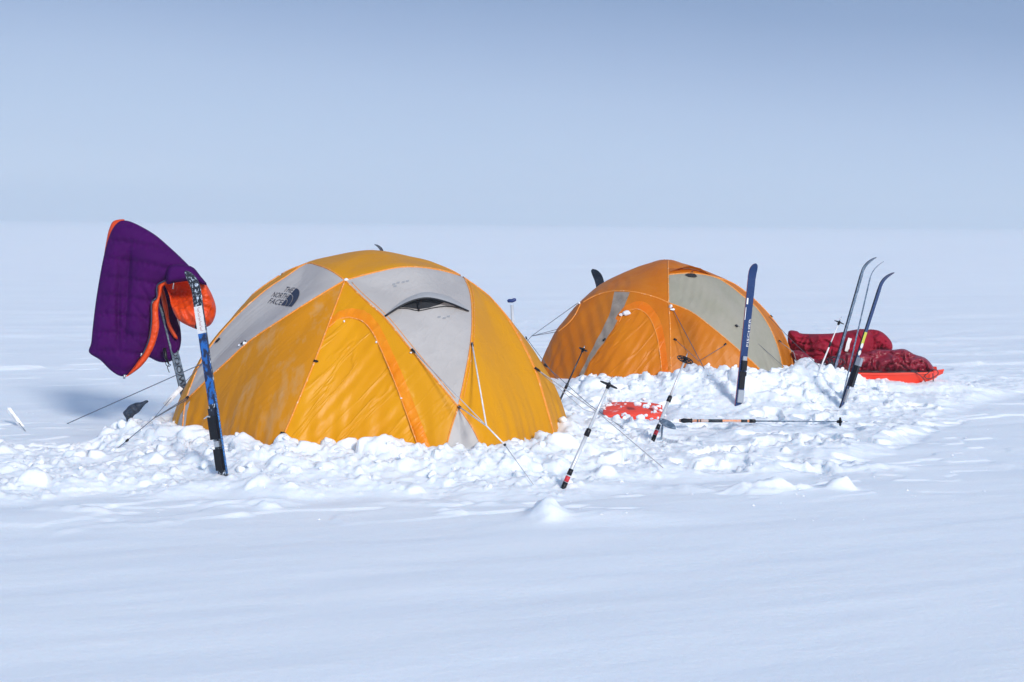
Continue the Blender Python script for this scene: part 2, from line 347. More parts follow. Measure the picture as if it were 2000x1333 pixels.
# ------------------------------------------------------------------ domes
class Dome:
    def __init__(s,c,H_,poly,n=1.72,z0=-.02,sag=.03,sagw=.13,nb=1.72):
        s.c=c; s.H=H_; s.n=n; s.z0=z0; s.sag=sag; s.sagw=sagw
        tab=[]
        for k in range(360):
            a=math.radians(k); dx,dy=math.cos(a),math.sin(a); best=9
            for i in range(len(poly)):
                (x1,y1),(x2,y2)=poly[i],poly[(i+1)%len(poly)]; ex,ey=x2-x1,y2-y1; den=dx*ey-dy*ex
                if abs(den)<1e-9: continue
                t=(x1*ey-y1*ex)/den; u=(x1*dy-y1*dx)/den
                if t>0 and -1e-6<=u<=1+1e-6: best=min(best,t)
            tab.append(best)
        g=np.exp(-(np.arange(-30,31)/9.0)**2/2); g/=g.sum(); tab=np.array(tab); tab=np.convolve(np.concatenate([tab[-30:],tab,tab[:30]]),g,'valid')
        s.tab=tab; s.kd=None; s.extra=None; s.nodes=[]
    def R(s,a):
        k=math.degrees(a)%360; i=int(k); f=k-i; return s.tab[i%360]*(1-f)+s.tab[(i+1)%360]*f
    def base(s,u,v):
        t=min(math.hypot(u,v),1.0); a=math.atan2(v,u); ph=t*math.pi/2; e=2/s.n
        rho=s.R(a)*math.sin(ph)**e; z=s.z0+(s.H-s.z0)*max(math.cos(ph),0)**e
        return Vector((s.c.x+rho*math.cos(a),s.c.y+rho*math.sin(a),z))
    def normal(s,u,v):
        e=.01
        if math.hypot(u,v)>.985: k=.985/math.hypot(u,v); u*=k; v*=k
        return (s.base(u+e,v)-s.base(u-e,v)).cross(s.base(u,v+e)-s.base(u,v-e)).normalized()
    def F(s,p):
        x,y=p.x-s.c.x,p.y-s.c.y; a=math.atan2(y,x)
        return (math.hypot(x,y)/s.R(a))**s.n+(max(p.z-s.z0,0)/(s.H-s.z0))**s.n-1
    def uv(s,p):
        x,y=p.x-s.c.x,p.y-s.c.y; a=math.atan2(y,x); q1=(math.hypot(x,y)/s.R(a))**(s.n/2); q2=(max(p.z-s.z0,0)/(s.H-s.z0))**(s.n/2)
        t=math.atan2(q1,q2)/(math.pi/2); return (t*math.cos(a),t*math.sin(a))
    def cast(s,px,py):
        d=ray(px,py); t0=(s.c.y-1.7)/d.y; t1=(s.c.y+.4)/d.y; best=(9,None); prev=None; N=160
        for i in range(N+1):
            t=t0+(t1-t0)*i/N; p=CAM+d*t; f=s.F(p)
            if p.z<s.z0 and f>0 and prev is not None and False: break
            if f<best[0]: best=(f,p)
            if f<=0:
                a,b=t-(t1-t0)/N,t
                for _ in range(25):
                    m=(a+b)/2
                    if s.F(CAM+d*m)<=0: b=m
                    else: a=m
                return s.uv(CAM+d*b)
        return s.uv(best[1])
    def path(s,pts,step=.018):
        uv=[s.cast(*p) for p in cr(pts,6)]
        return resample(uv,step)
    def set_seams(s,seams):
        pts=[(s.base(*q),1) for l in seams for q in l]; s.kd=kdtree.KDTree(len(pts))
        for i,(p,_) in enumerate(pts): s.kd.insert(p,i)
        s.kd.balance()
    def sd(s,u,v): return s.kd.find(s.base(u,v))[2]
    def surf(s,u,v,off=0.0):
        p=s.base(u,v); d=s.kd.find(p)[2]; n=s.normal(u,v)
        t=math.hypot(u,v); a=math.atan2(v,u)
        k=1-math.exp(-(d/s.sagw)**2)
        disp=-s.sag*k
        pl=smooth_s((t-.62)/.35)*(1-math.exp(-(d/.05)**2))
        disp+=pl*.0045*(math.sin(a*46+2*math.sin(a*7))+.6*math.sin(a*83+t*6+1.3*math.sin(a*11)))
        disp+=k*.005*noise.noise(p*3.1)+k*.0012*noise.noise(p*11)
        for nd in s.nodes:
            q=p-nd; L_=q.length
            if L_<.55: disp+=math.exp(-L_/.16)*smooth_s(L_/.05)*(1-math.exp(-(d/.025)**2))*.0085*(abs(math.sin(math.atan2(q.z,q.x-q.y*.4)*9+3*nd.x))**.6-.6)
        if s.extra: disp+=s.extra(u,v,p,d)
        return p+n*(disp+off)
def smooth_s(x): x=max(0,min(1,x)); return x*x*(3-2*x)
def cr(pts,k=6):      # Catmull-Rom through points
    if len(pts)<3: return [tuple(p) for p in pts]
    out=[]; P_=[pts[0]]+list(pts)+[pts[-1]]
    for i in range(1,len(P_)-2):
        for j in range(k):
            t=j/k; out.append(tuple(.5*(2*P_[i][c]+(P_[i+1][c]-P_[i-1][c])*t+(2*P_[i-1][c]-5*P_[i][c]+4*P_[i+1][c]-P_[i+2][c])*t*t+(-P_[i-1][c]+3*P_[i][c]-3*P_[i+1][c]+P_[i+2][c])*t**3) for c in range(len(pts[0]))))
    out.append(tuple(pts[-1])); return out
def resample(uv,step):
    out=[uv[0]]; acc=0
    for a,b in zip(uv[:-1],uv[1:]):
        L_=math.hypot(b[0]-a[0],b[1]-a[1]); n=max(1,int(L_/step))
        for i in range(1,n+1): out.append((a[0]+(b[0]-a[0])*i/n,a[1]+(b[1]-a[1])*i/n))
    res=[out[0]]
    for p in out[1:]:
        if math.hypot(p[0]-res[-1][0],p[1]-res[-1][1])>step*.55: res.append(p)
    return res
def in_poly(x,y,poly): return bool(inside(np.array([x]),np.array([y]),poly)[0])
def dome_mesh(dome,lines,panels,root,default,step=.0125):
    """lines: uv polylines kept as mesh edges; panels: (name, uv polygon, material, label)"""
    V=[];E=[]
    def addl(l,close=False):
        b=len(V); V.extend(l); E.extend((b+i,b+i+1) for i in range(len(l)-1))
        if close: E.append((b+len(l)-1,b))
    for l in lines: addl([q for q in l if math.hypot(*q)<.999] )
    for p in panels:
        pl=[q if math.hypot(*q)<.998 else (q[0]/math.hypot(*q)*.998,q[1]/math.hypot(*q)*.998) for q in p[1]]
        addl(pl,True)
    nb=260; b=len(V); V.extend((math.cos(2*math.pi*i/nb),math.sin(2*math.pi*i/nb)) for i in range(nb)); E.extend((b+i,b+(i+1)%nb) for i in range(nb))
    kd=kdtree.KDTree(len(V))
    for i,p in enumerate(V): kd.insert((p[0],p[1],0),i)
    kd.balance(); r=0; y=-1
    while y<1:
        x=-1+(step/2 if r%2 else 0)
        while x<1:
            if math.hypot(x,y)<.992 and kd.find((x,y,0))[2]>step*.6: V.append((x,y))
            x+=step
        y+=step*.866; r+=1
    ov,oe,of,_,_,_=delaunay_2d_cdt([Vector(p) for p in V],E,[],0,1e-5)
    ov=[(p.x,p.y) for p in ov]; fc=np.array([[ (ov[f[0]][0]+ov[f[1]][0]+ov[f[2]][0])/3,(ov[f[0]][1]+ov[f[1]][1]+ov[f[2]][1])/3] for f in of])
    own=np.full(len(of),-1)
    for k,p in enumerate(panels): own[inside(fc[:,0],fc[:,1],p[1])]=k
    pos=[dome.surf(*p) for p in ov]
    for k in range(-1,len(panels)):
        fl=[of[i] for i in np.nonzero(own==k)[0]]
        if not fl: continue
        used=sorted({i for f in fl for i in f}); mp={g:i for i,g in enumerate(used)}
        b=MB(); b.add([pos[i] for i in used],[tuple(mp[i] for i in f) for f in fl])
        if k<0: b.build('canopy',default,root)
        else: b.build(panels[k][0],panels[k][2],root,label=panels[k][3])
def seam_tube(dome,l,r,off,b,mi=0):
    b.tube([dome.surf(u,v,off) for u,v in l],r,6,mi)
def proj(p):
    d=p-CAM; z=d.dot(FW); return (CX+FPX*d.dot(RT)/z, CY-FPX*d.dot(UP)/z)
def onuv(dome,x,y):
    ax,ay=x,y
    for _ in range(3):
        u=dome.cast(ax,ay); q=proj(dome.surf(*u)); ax+=(x-q[0])*.8; ay+=(y-q[1])*.8
    return dome.cast(ax,ay)
def lift(dome,x,y,o):      # a point standing o above the fabric
    u=onuv(dome,x,y); n=dome.normal(*u); d=ray(x,y); return dome.surf(*u)-d*(o/max(.3,-n.dot(d)))
def decal_pts(dome,pts,off): return [dome.surf(*onuv(dome,*p),off) for p in pts]
def decal_poly(dome,poly,off,b,mi=0,step=6):
    """fabric patch sewn on the dome: outline given as measured picture points"""
    V=[tuple(p) for p in poly]; n=len(V); E=[(i,(i+1)%n) for i in range(n)]
    xs=[p[0] for p in V]; ys=[p[1] for p in V]; x=min(xs)
    while x<max(xs):
        y=min(ys)
        while y<max(ys):
            if in_poly(x,y,poly) and float(seg_dist(np.array([x]),np.array([y]),poly)[0])>step*.4: V.append((x,y))
            y+=step
        x+=step
    ov,_,of,_,_,_=delaunay_2d_cdt([Vector(p) for p in V],E,[],1,1e-5)
    fl=[tuple(f) for f in of]
    b.add([dome.surf(*onuv(dome,p.x,p.y),off) for p in ov],fl,mi)
def text_mesh(s,sx=1.0):
    c=bpy.data.curves.new('t','FONT'); c.body=s; c.resolution_u=2; c.size=1; ob=bpy.data.objects.new('t',c); COL.objects.link(ob)
    bpy.context.view_layer.update(); dg=bpy.context.evaluated_depsgraph_get(); m=bpy.data.meshes.new_from_object(ob.evaluated_get(dg))
    vs=[tuple(v.co) for v in m.vertices]; fs=[tuple(p.vertices) for p in m.polygons]; bpy.data.objects.remove(ob); bpy.data.meshes.remove(m)
    xs=[v[0] for v in vs]; ys=[v[1] for v in vs]; x0,x1,y0,y1=min(xs),max(xs),min(ys),max(ys)
    return [((v[0]-x0)/(x1-x0),(v[1]-y0)/(y1-y0)) for v in vs],fs
def buckle(b,p,d,n,L_=.035,mi=0):
    d=d.normalized(); s=d.cross(n).normalized(); n=s.cross(d)
    L_*=.8; b.box(p+d*L_*.5,d*L_*.5,s*.0065,n*.0035,mi); b.box(p+d*L_*1.1,d*L_*.18,s*.004,n*.003,mi)

# ---- yellow tent
t1=Dome(T1C,T1H,T1P,1.70)
def t1extra(u,v,p,d):
    r=0
    if in_door1(u,v):
        q=p-DA; w_=q.z*.66-q.x*.75; l_=q.x*.66+q.z*.75; L_=q.length
        f=(1-math.exp(-(d/.06)**2))*smooth_s(L_/.2); w2=w_*(1+.5*math.exp(-l_*2.2))
        r+=f*(.0060*(abs(math.sin(w2*27+.9*math.sin(l_*1.6)))-.5)*(.45+.55*math.sin(w_*9+1.2)**2)+.0022*math.sin(w2*92+2*math.sin(l_*5)))
    elif in_poly(u,v,flappoly): r+=.007+.004*math.sin(p.z*30+p.x*22)
    return r
pA=[(674,548),(620,580),(560,618),(490,665),(440,710),(405,742),(362,784)]
pAb=[(362,784),(359,812),(355,860)]
gl1=[(674,548),(648,530),(622,519),(597,516),(560,540),(518,568),(465,615),(421,664),(390,712),(362,784)]
top=[(674,548),(738,531),(790,522),(850,526),(905,540)]
pC=[(674,548),(706,580),(752,622),(803,684),(848,738),(895,795)]
pD=[(905,540),(918,572),(922,620),(919,672),(908,735),(895,795)]
pCb=[(895,795),(925,840),(952,900)]; pDb=[(895,795),(880,840),(866,895)]
pE=[(905,540),(948,572),(996,630),(1042,718),(1062,780),(1082,850)]
dl=[(674,548),(650,612),(617,700),(580,790),(533,900)]
arch=[(642,640),(668,621),(700,622),(726,646),(752,700),(782,775),(826,900)]
archo=[(648,620),(672,604),(706,604),(738,632),(768,690),(800,765),(850,900)]
A1={k:t1.path(v) for k,v in dict(pA=pA,pAb=pAb,gl1=gl1,top=top,pC=pC,pD=pD,pCb=pCb,pDb=pDb,pE=pE,dl=dl).items()}
neg=lambda l:[(-a,-b) for a,b in l]
NLuv=t1.cast(597,516); N2uv=A1['top'][-1]; N1uv=A1['top'][0]
def arcuv(a,b,n=24,bul=0.0):
    out=[]
    for i in range(n+1):
        t=i/n; x=a[0]+(b[0]-a[0])*t; y=a[1]+(b[1]-a[1])*t; nx_,ny_=-(b[1]-a[1]),(b[0]-a[0]); k=4*t*(1-t)*bul; out.append((x+nx_*k,y+ny_*k))
    return resample(out,.018)
backtop=arcuv(NLuv,(-N2uv[0],-N2uv[1]),bul=.03)
seams1=list(A1.values())+[neg(l) for l in A1.values() if l is not A1['dl']]+[backtop,neg(backtop)]
t1.set_seams(seams1)
DA=t1.base(*t1.cast(548,885)); t1.nodes=[t1.base(*t1.cast(*q)) for q in ((674,548),(905,540),(895,795),(362,784),(804,684),(919,672),(482,668),(1042,720),(540,880),(985,885))]
door_in=t1.path(arch); doorpoly=[t1.cast(*q) for q in cr([(533,900),(580,790),(617,700),(640,640)])]+door_in
def in_door1(u,v): return in_poly(u,v,doorpoly)
t1.extra=t1extra
archo_uv=t1.path(archo); flappoly=door_in+archo_uv[::-1]
W1=empty('dome_tent',T1C,'large yellow dome tent with grey panels and arched front door, printed with a dark logo','tent')
gpolyL=A1['gl1']+A1['pA'][::-1][1:-1]
gpolyR=A1['pC']+A1['pD'][::-1][1:]+A1['top'][::-1][1:-1]
gtri=A1['pDb']+A1['pCb'][::-1][:-1]
ltri=[t1.cast(*q) for q in cr([(371,783),(364,812),(357,870)])]+[t1.cast(*q) for q in ((328,870),(336,840),(348,812))]
frostpoly=A1['pA']+A1['pAb'][1:]+[t1.cast(*q) for q in ((420,900),(480,900))]+A1['dl'][::-1][:-1]
pan=[('frosted_panel',frostpoly,M['yelfrost'],'yellow panel crusted with frost near its foot'),
     ('grey_panel',gpolyL,M['grey'],None),('grey_panel',gpolyR,M['grey'],None),('grey_panel',gtri,M['grey'],None),('grey_panel',ltri,M['grey'],None),
     ('grey_panel',neg(gpolyL),M['grey'],None),('grey_panel',neg(gpolyR),M['grey'],None),('grey_panel',neg(gtri),M['grey'],None),
     ('door',doorpoly,M['yeldoor'],None),('door_flap',flappoly,M['flap'],'bright orange flap round the door zip')]
dome_mesh(t1,seams1,pan,W1,M['yel'])
for l in seams1:
    b=MB(); seam_tube(t1,l,.0048,.001,b); b.build('pole_sleeve',M['seam'],W1)
b=MB(); seam_tube(t1,door_in,.0038,.003,b); b.build('door_zip',M['seam'],W1)
# second stitching beside the poles
for l in ('pC','pD','pE','top'):
    uv=A1[l]; q=[(x+.010,y+.008) for x,y in uv[2:-2]]; b=MB(); b.tube([t1.surf(a,c,.001) for a,c in q],.0022,5); b.build('stitching',M['seam'],W1)
# roof valance just above the grey panel
# vent with hood, prop and mesh
hb=[(757,611),(785,588),(815,574),(842,571),(878,580),(911,600)]; ho=[(752,618),(783,598),(812,586),(840,583),(877,592),(915,608)]
hbc,hoc=cr(hb,5),cr(ho,5); nh=len(hbc); vent=MB(); vs=[];fs=[]; R_=5
for i in range(nh):
    s_=math.sin(math.pi*i/(nh-1))
    for k in range(R_+1):
        t=k/R_; x_=hbc[i][0]+(hoc[i][0]-hbc[i][0])*t; y_=hbc[i][1]+(hoc[i][1]-hbc[i][1])*t
        vs.append(lift(t1,x_,y_,.002+.045*s_*math.sin(t*math.pi/2)))
for i in range(nh-1):
    for k in range(R_): fs.append((i*(R_+1)+k,(i+1)*(R_+1)+k,(i+1)*(R_+1)+k+1,i*(R_+1)+k+1))
vent.add(vs,fs); ve=vent.build('vent_hood',M['grey'],W1)
b=MB(); rim=[vs[i*(R_+1)+R_] for i in range(nh)]; b.tube(rim,.0055,6); b.build('hood_edge',M['black'],ve)
b=MB(); decal_poly(t1,[(783,601),(800,590),(820,584),(845,583),(870,590),(858,596),(838,602),(818,605),(798,602)],.003,b,0,5); b.build('vent_opening',M['mesh'],W1)
b=MB(); b.tube(decal_pts(t1,cr([(775,604),(795,604),(818,608),(845,603),(872,600),(900,603)]),.005),.0025,6)
b.build('vent_lip',M['black'],W1)
b=MB(); b.tube([lift(t1,818,608,.006),lift(t1,818,587,.035)],.0050,6); b.build('vent_prop',M['black'],W1)
# logo printed on the grey panel
b=MB()
O=Vector((522.4,593.0)); ex=Vector((29,4.2)); eh=Vector((8.2,-9.6)); es=Vector((10.8,-11.9))
for s_,row,x0,x1 in (('FACE',0,0,.86),('NORTH',1,-.13,.86),('THE',2,.30,.86)):
    tv,tf=text_mesh(s_); vv=[]
    for (x,y) in tv:
        q=O+es*row+ex*(x0+(x1-x0)*x)+eh*y; vv.append(t1.surf(*onuv(t1,q.x,q.y),.0025))
    b.add(vv,tf)
for (ra,rb) in ((.10,.92),(1.02,1.72),(1.82,2.75)):
    vv=[];ff_=[]; n=14
    for i in range(n+1):
        a=math.pi/2*i/n
        for r_ in (ra,rb):
            q=O+ex*.90+ex*(r_*.27*math.cos(a))+es*(r_*math.sin(a)); vv.append(t1.surf(*onuv(t1,q.x,q.y),.0025))
    for i in range(n): ff_.append((2*i,2*i+1,2*i+3,2*i+2))
    b.add(vv,ff_)
b.build('logo',M['navy'],W1)
# faint back-to-front lettering marks of the inner tent showing on the vent panel
FPM=mat('faded_print',(.30,.31,.33),.7)
for (x,y) in ((770,556),(778,553),(788,552),(796,550),(772,560),(858,620),(868,622),(876,619)):
    b=MB(); decal_poly(t1,[(x-3,y-1.5),(x+3,y-2.2),(x+2,y+1.5),(x-4,y+1.8)],.0022,b,0,8); b.build('faded_print',FPM,W1)
# toggles
for (x,y,r_) in ((618,706,0),(554,846,0)):
    b=MB(); p=t1.surf(*t1.cast(x,y),.006); n=t1.normal(*t1.cast(x,y)); buckle(b,p-Vector((.015,0,0)),Vector((1,0,-.15)),n,.026); b.build('toggle',M['black'],W1)
# frost knots stuck to the seams
fr=[]
for (x,y,r_) in ((677,548,.012),(480,672,.016),(470,676,.012),(1,1,0),(672,627,.009),(735,667,.007),(783,776,.006),(803,690,.008)):
    if r_: p=t1.surf(*t1.cast(x,y),.006); fr.append((p.x,p.y,p.z,r_))
for q in fr: o=lumps('frost_knot',[q],M['frost']); o.data.transform(Matrix.Translation(-W1.location)); o.parent=W1
# guy lines with their buckles
def guy(root,dome,lines,name='guy_line',m=None,r=.0028):
    for ln in lines:
        b=MB(); pts=ln['p']; b.tube(pts,r*ln.get('k',1),6); g=b.build(name,ln.get('m') or m,root)
        if ln.get('bk'):
            c=MB(); d=pts[1]-pts[0]; buckle(c,pts[0],d,Vector((0,-1,.3)),ln['bk']); c.build('buckle',M['black'],g)
def S(px,py,off=.01): return t1.surf(*onuv(t1,px,py),off)
def gp(px,py,z=.05):
    q=G(px,py,z)
    for _ in range(6): q=G(px,py,max(H(q.x,q.y),-.05))
    return q
def lerp(a,b,t): return a+(b-a)*t
Aanc=gp(1050,947); J2=P(985,868,8.12); J1=P(950,832,8.22)
anL=gp(220,884); JL=P(300,818,8.9); an2=gp(131,828)
Lw=S(398,712); Lb=S(371,776)
anR=gp(1295,914); anR2=gp(1225,838); JR=P(1175,812,9.35)
guy(W1,t1,[dict(p=[S(804,684),J1],bk=.035,m=M['cord']),dict(p=[S(920,672),J1],bk=.035,m=M['strap'],k=1.5),dict(p=[S(895,795),J1,J2],bk=.03,m=M['strap'],k=1.5),
           dict(p=[J2,Aanc+Vector((0,0,-.03))],bk=.012,m=M['cord'],k=.8),
           dict(p=[Lw,lerp(Lw,an2,.5),an2],m=M['dcord']),dict(p=[Lw,P(352,757,9.1),JL],m=M['dcord'],k=.7),
           dict(p=[Lb,JL],m=M['dcord'],bk=.02),dict(p=[Lb+Vector((0,0,-.012)),JL,anL],m=M['dcord']),
           dict(p=[S(1042,720),JR,anR],bk=.04,m=M['cord']),dict(p=[S(1050,727),P(1140,800,9.3),P(1175,812,9.3),anR2],m=M['cord'],k=.8),
           dict(p=[S(1064,712),P(1150,790,10.0),gp(1218,838)],bk=.035,m=M['dcord'],k=.8),
           dict(p=[S(1034,655),P(1062,706,10.4),P(1090,742,10.9)],bk=.04,m=M['dcord'],k=.7)],m=M['cord'])
# white webbing loop on the left lines
b=MB(); a_,c_=P(354,757,9.08),P(322,792,9.0); d_=(c_-a_).normalized(); sd_=d_.cross(Vector((0,-1,0))).normalized(); b.box((a_+c_)/2,d_*((c_-a_).length/2),sd_*.014,Vector((0,.0015,0))); b.build('webbing_loop',M['strap'],W1)
b=MB(); p=lerp(JL,anL,.62); d_=(anL-JL).normalized(); buckle(b,p,d_,Vector((0,-1,0)),.022); b.build('line_tensioner',M['black'],W1)
# buckles on the left grey panel
for (x,y,dx,dy) in ((430,662,.6,.6),(482,668,.8,.5)):
    b=MB(); u_=t1.cast(x,y); buckle(b,t1.surf(*u_,.008),Vector((-dx,0,-dy)),t1.normal(*u_),.035); b.build('buckle',M['black'],W1)

# ---- orange tent
t2=Dome(T2C,T2H,T2P,1.74,sag=.022,sagw=.12)
q1=[(1306,592),(1280,581),(1240,571),(1200,569),(1165,577),(1134,594)]
q1b=[(1134,594),(1122,618),(1106,636),(1088,650)]
q0=[(1305,509),(1305,540),(1306,592)]
q0b=[(1306,592),(1309,640),(1310,700),(1311,775)]
q2=[(1306,592),(1350,610),(1400,648),(1440,682),(1480,718),(1514,760)]
q3=[(1306,537),(1348,534),(1394,541),(1425,558),(1455,582),(1478,602),(1500,634),(1517,672),(1528,715),(1534,760)]
q4=[(1394,541),(1430,553),(1470,580),(1505,612),(1533,660),(1546,700),(1549,740)]
s1=[(1200,570),(1186,614),(1163,662),(1137,712),(1108,770)]; s2=[(1230,571),(1207,619),(1182,660),(1148,707),(1118,770)]
ar=[(1208,627),(1216,610),(1232,603),(1250,603),(1268,618),(1281,648),(1289,690),(1298,780)]
aro=[(1200,620),(1214,600),(1240,588),(1265,592),(1286,618),(1296,650),(1303,700),(1308,780)]
A2={k:t2.path(v) for k,v in dict(q0=q0,q1=q1,q1b=q1b,q0b=q0b,q2=q2,q3=q3,q4=q4).items()}
seams2=list(A2.values())+[neg(l) for k,l in A2.items() if k!='q0b']
t2.set_seams(seams2)
door2in=t2.path(ar)
door2=door2in+[t2.cast(*q) for q in ((1200,790),(1128,775),(1150,710),(1182,664))]
flap2=door2in+t2.path(aro)[::-1]
DB=t2.base(*t2.cast(1150,745)); t2.nodes=[t2.base(*t2.cast(*q)) for q in ((1306,592),(1134,594),(1088,650),(1418,672),(1316,663),(1437,634),(1305,509),(1120,745))]
def t2extra(u,v,p,d):
    r=0
    px=p.x-T2C.x
    if p.y<T2C.y-.2:
        q=p-DB; L_=q.length
        if in_poly(u,v,door2):
            w_=q.z*.55-q.x*.83; r+=smooth_s(L_/.2)*(1-math.exp(-(d/.05)**2))*(.0055*(abs(math.sin(w_*42+.8*math.sin(q.z*5)))-.5)+.002*math.sin(w_*130))
        elif px>.03: r+=(1-math.exp(-(d/.05)**2))*.0030*math.sin(px*95-p.z*38+2*math.sin(p.z*6))*smooth_s((p.z-.3)/.25)
        elif px<-.3: r+=(1-math.exp(-(d/.05)**2))*.0035*math.sin(px*70+p.z*12)
    return r
t2.extra=t2extra
W2=empty('dome_tent',T2C,'smaller orange dome tent further back with a wide sage grey band down its right side','tent')
W2.name='dome_tent'
band=[t2.cast(*q) for q in ((1306,592),(1306,565),(1306,537))]+A2['q3'][1:]+A2['q2'][::-1][:-1]
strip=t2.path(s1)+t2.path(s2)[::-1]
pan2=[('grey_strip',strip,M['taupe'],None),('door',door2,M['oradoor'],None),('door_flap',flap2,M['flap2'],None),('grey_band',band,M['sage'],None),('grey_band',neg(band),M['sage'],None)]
dome_mesh(t2,seams2,pan2,W2,M['ora'],.014)
for l in seams2:
    b=MB(); seam_tube(t2,l,.0048,.001,b); b.build('pole_sleeve',M['seam'],W2)
b=MB(); seam_tube(t2,door2in,.0036,.003,b); b.build('door_zip',M['seam'],W2)
b=MB(); decal_poly(t2,[(1337,538),(1352,531),(1362,541),(1358,543),(1345,542)],.004,b,0,5); b.build('vent_opening',M['mesh'],W2)
b=MB(); vp=[t2.surf(*t2.cast(*q),o_) for q,o_ in (((1306,533),.004),((1325,531),.03),((1345,530),.05),((1365,533),.04),((1392,541),.004))]; vb=[t2.surf(*t2.cast(*q),.003) for q in ((1306,525),(1325,523),(1345,522),(1365,526),(1390,537))]
b.add(vb+vp,[(i,i+1,6+i,5+i) for i in range(4)]); vh=b.build('vent_hood',M['ora'],W2)
b=MB()
for (x,y,dx,dy) in ((1316,663,.9,-.4),(1418,672,-.7,-.6),(1437,634,.8,-.6),(1520,666,.8,-.5),(1128,735,.7,.3),(1176,664,.5,.5),(1506,615,.6,-.6)):
    b=MB(); u_=t2.cast(x,y); buckle(b,t2.surf(*u_,.008),Vector((dx,0,dy)),t2.normal(*u_),.024); b.build('buckle',M['black'],W2)
fr=[]
for (x,y,r_) in ((1223,609,.034),(1213,613,.016),(1309,600,.020),(1313,607,.016),(1133,594,.014),(1128,597,.01)):
    p=t2.surf(*t2.cast(x,y),.012); fr.append((p.x,p.y,p.z,r_))
for q in fr: o=lumps('frost_knot',[q],M['frost']); o.data.transform(Matrix.Translation(-W2.location)); o.parent=W2
def S2(px,py,off=.01): return t2.surf(*onuv(t2,px,py),off)
JJ=P(1365,706,11.55); K=P(1038,657,11.8)
guy(W2,t2,[dict(p=[S2(1312,602),P(1392,752,11.45),gp(1411,788)],m=M['dcord']),dict(p=[S2(1318,664),JJ],m=M['dcord'],k=.8),dict(p=[S2(1418,674),JJ],m=M['dcord'],k=.8),
           dict(p=[S2(1130,594),K],m=M['dcord']),dict(p=[S2(1088,650),K],m=M['dcord'],k=.8),dict(p=[S2(1090,645),lerp(K,S2(1090,645),.02)],m=M['dcord'],k=.8),dict(p=[K,P(1010,690,11.7),P(960,740,11.6)],m=M['dcord'],k=.8),
           dict(p=[S2(1437,635),P(1540,725,12.1)],m=M['dcord'],k=.7),dict(p=[S2(1500,620),P(1549,668,12.3),P(1600,716,12.0)],m=M['dcord'],k=.8),dict(p=[S2(1520,668),P(1550,688,12.2),P(1561,725,12.2)],m=M['cord'],k=.8)],m=M['dcord'])

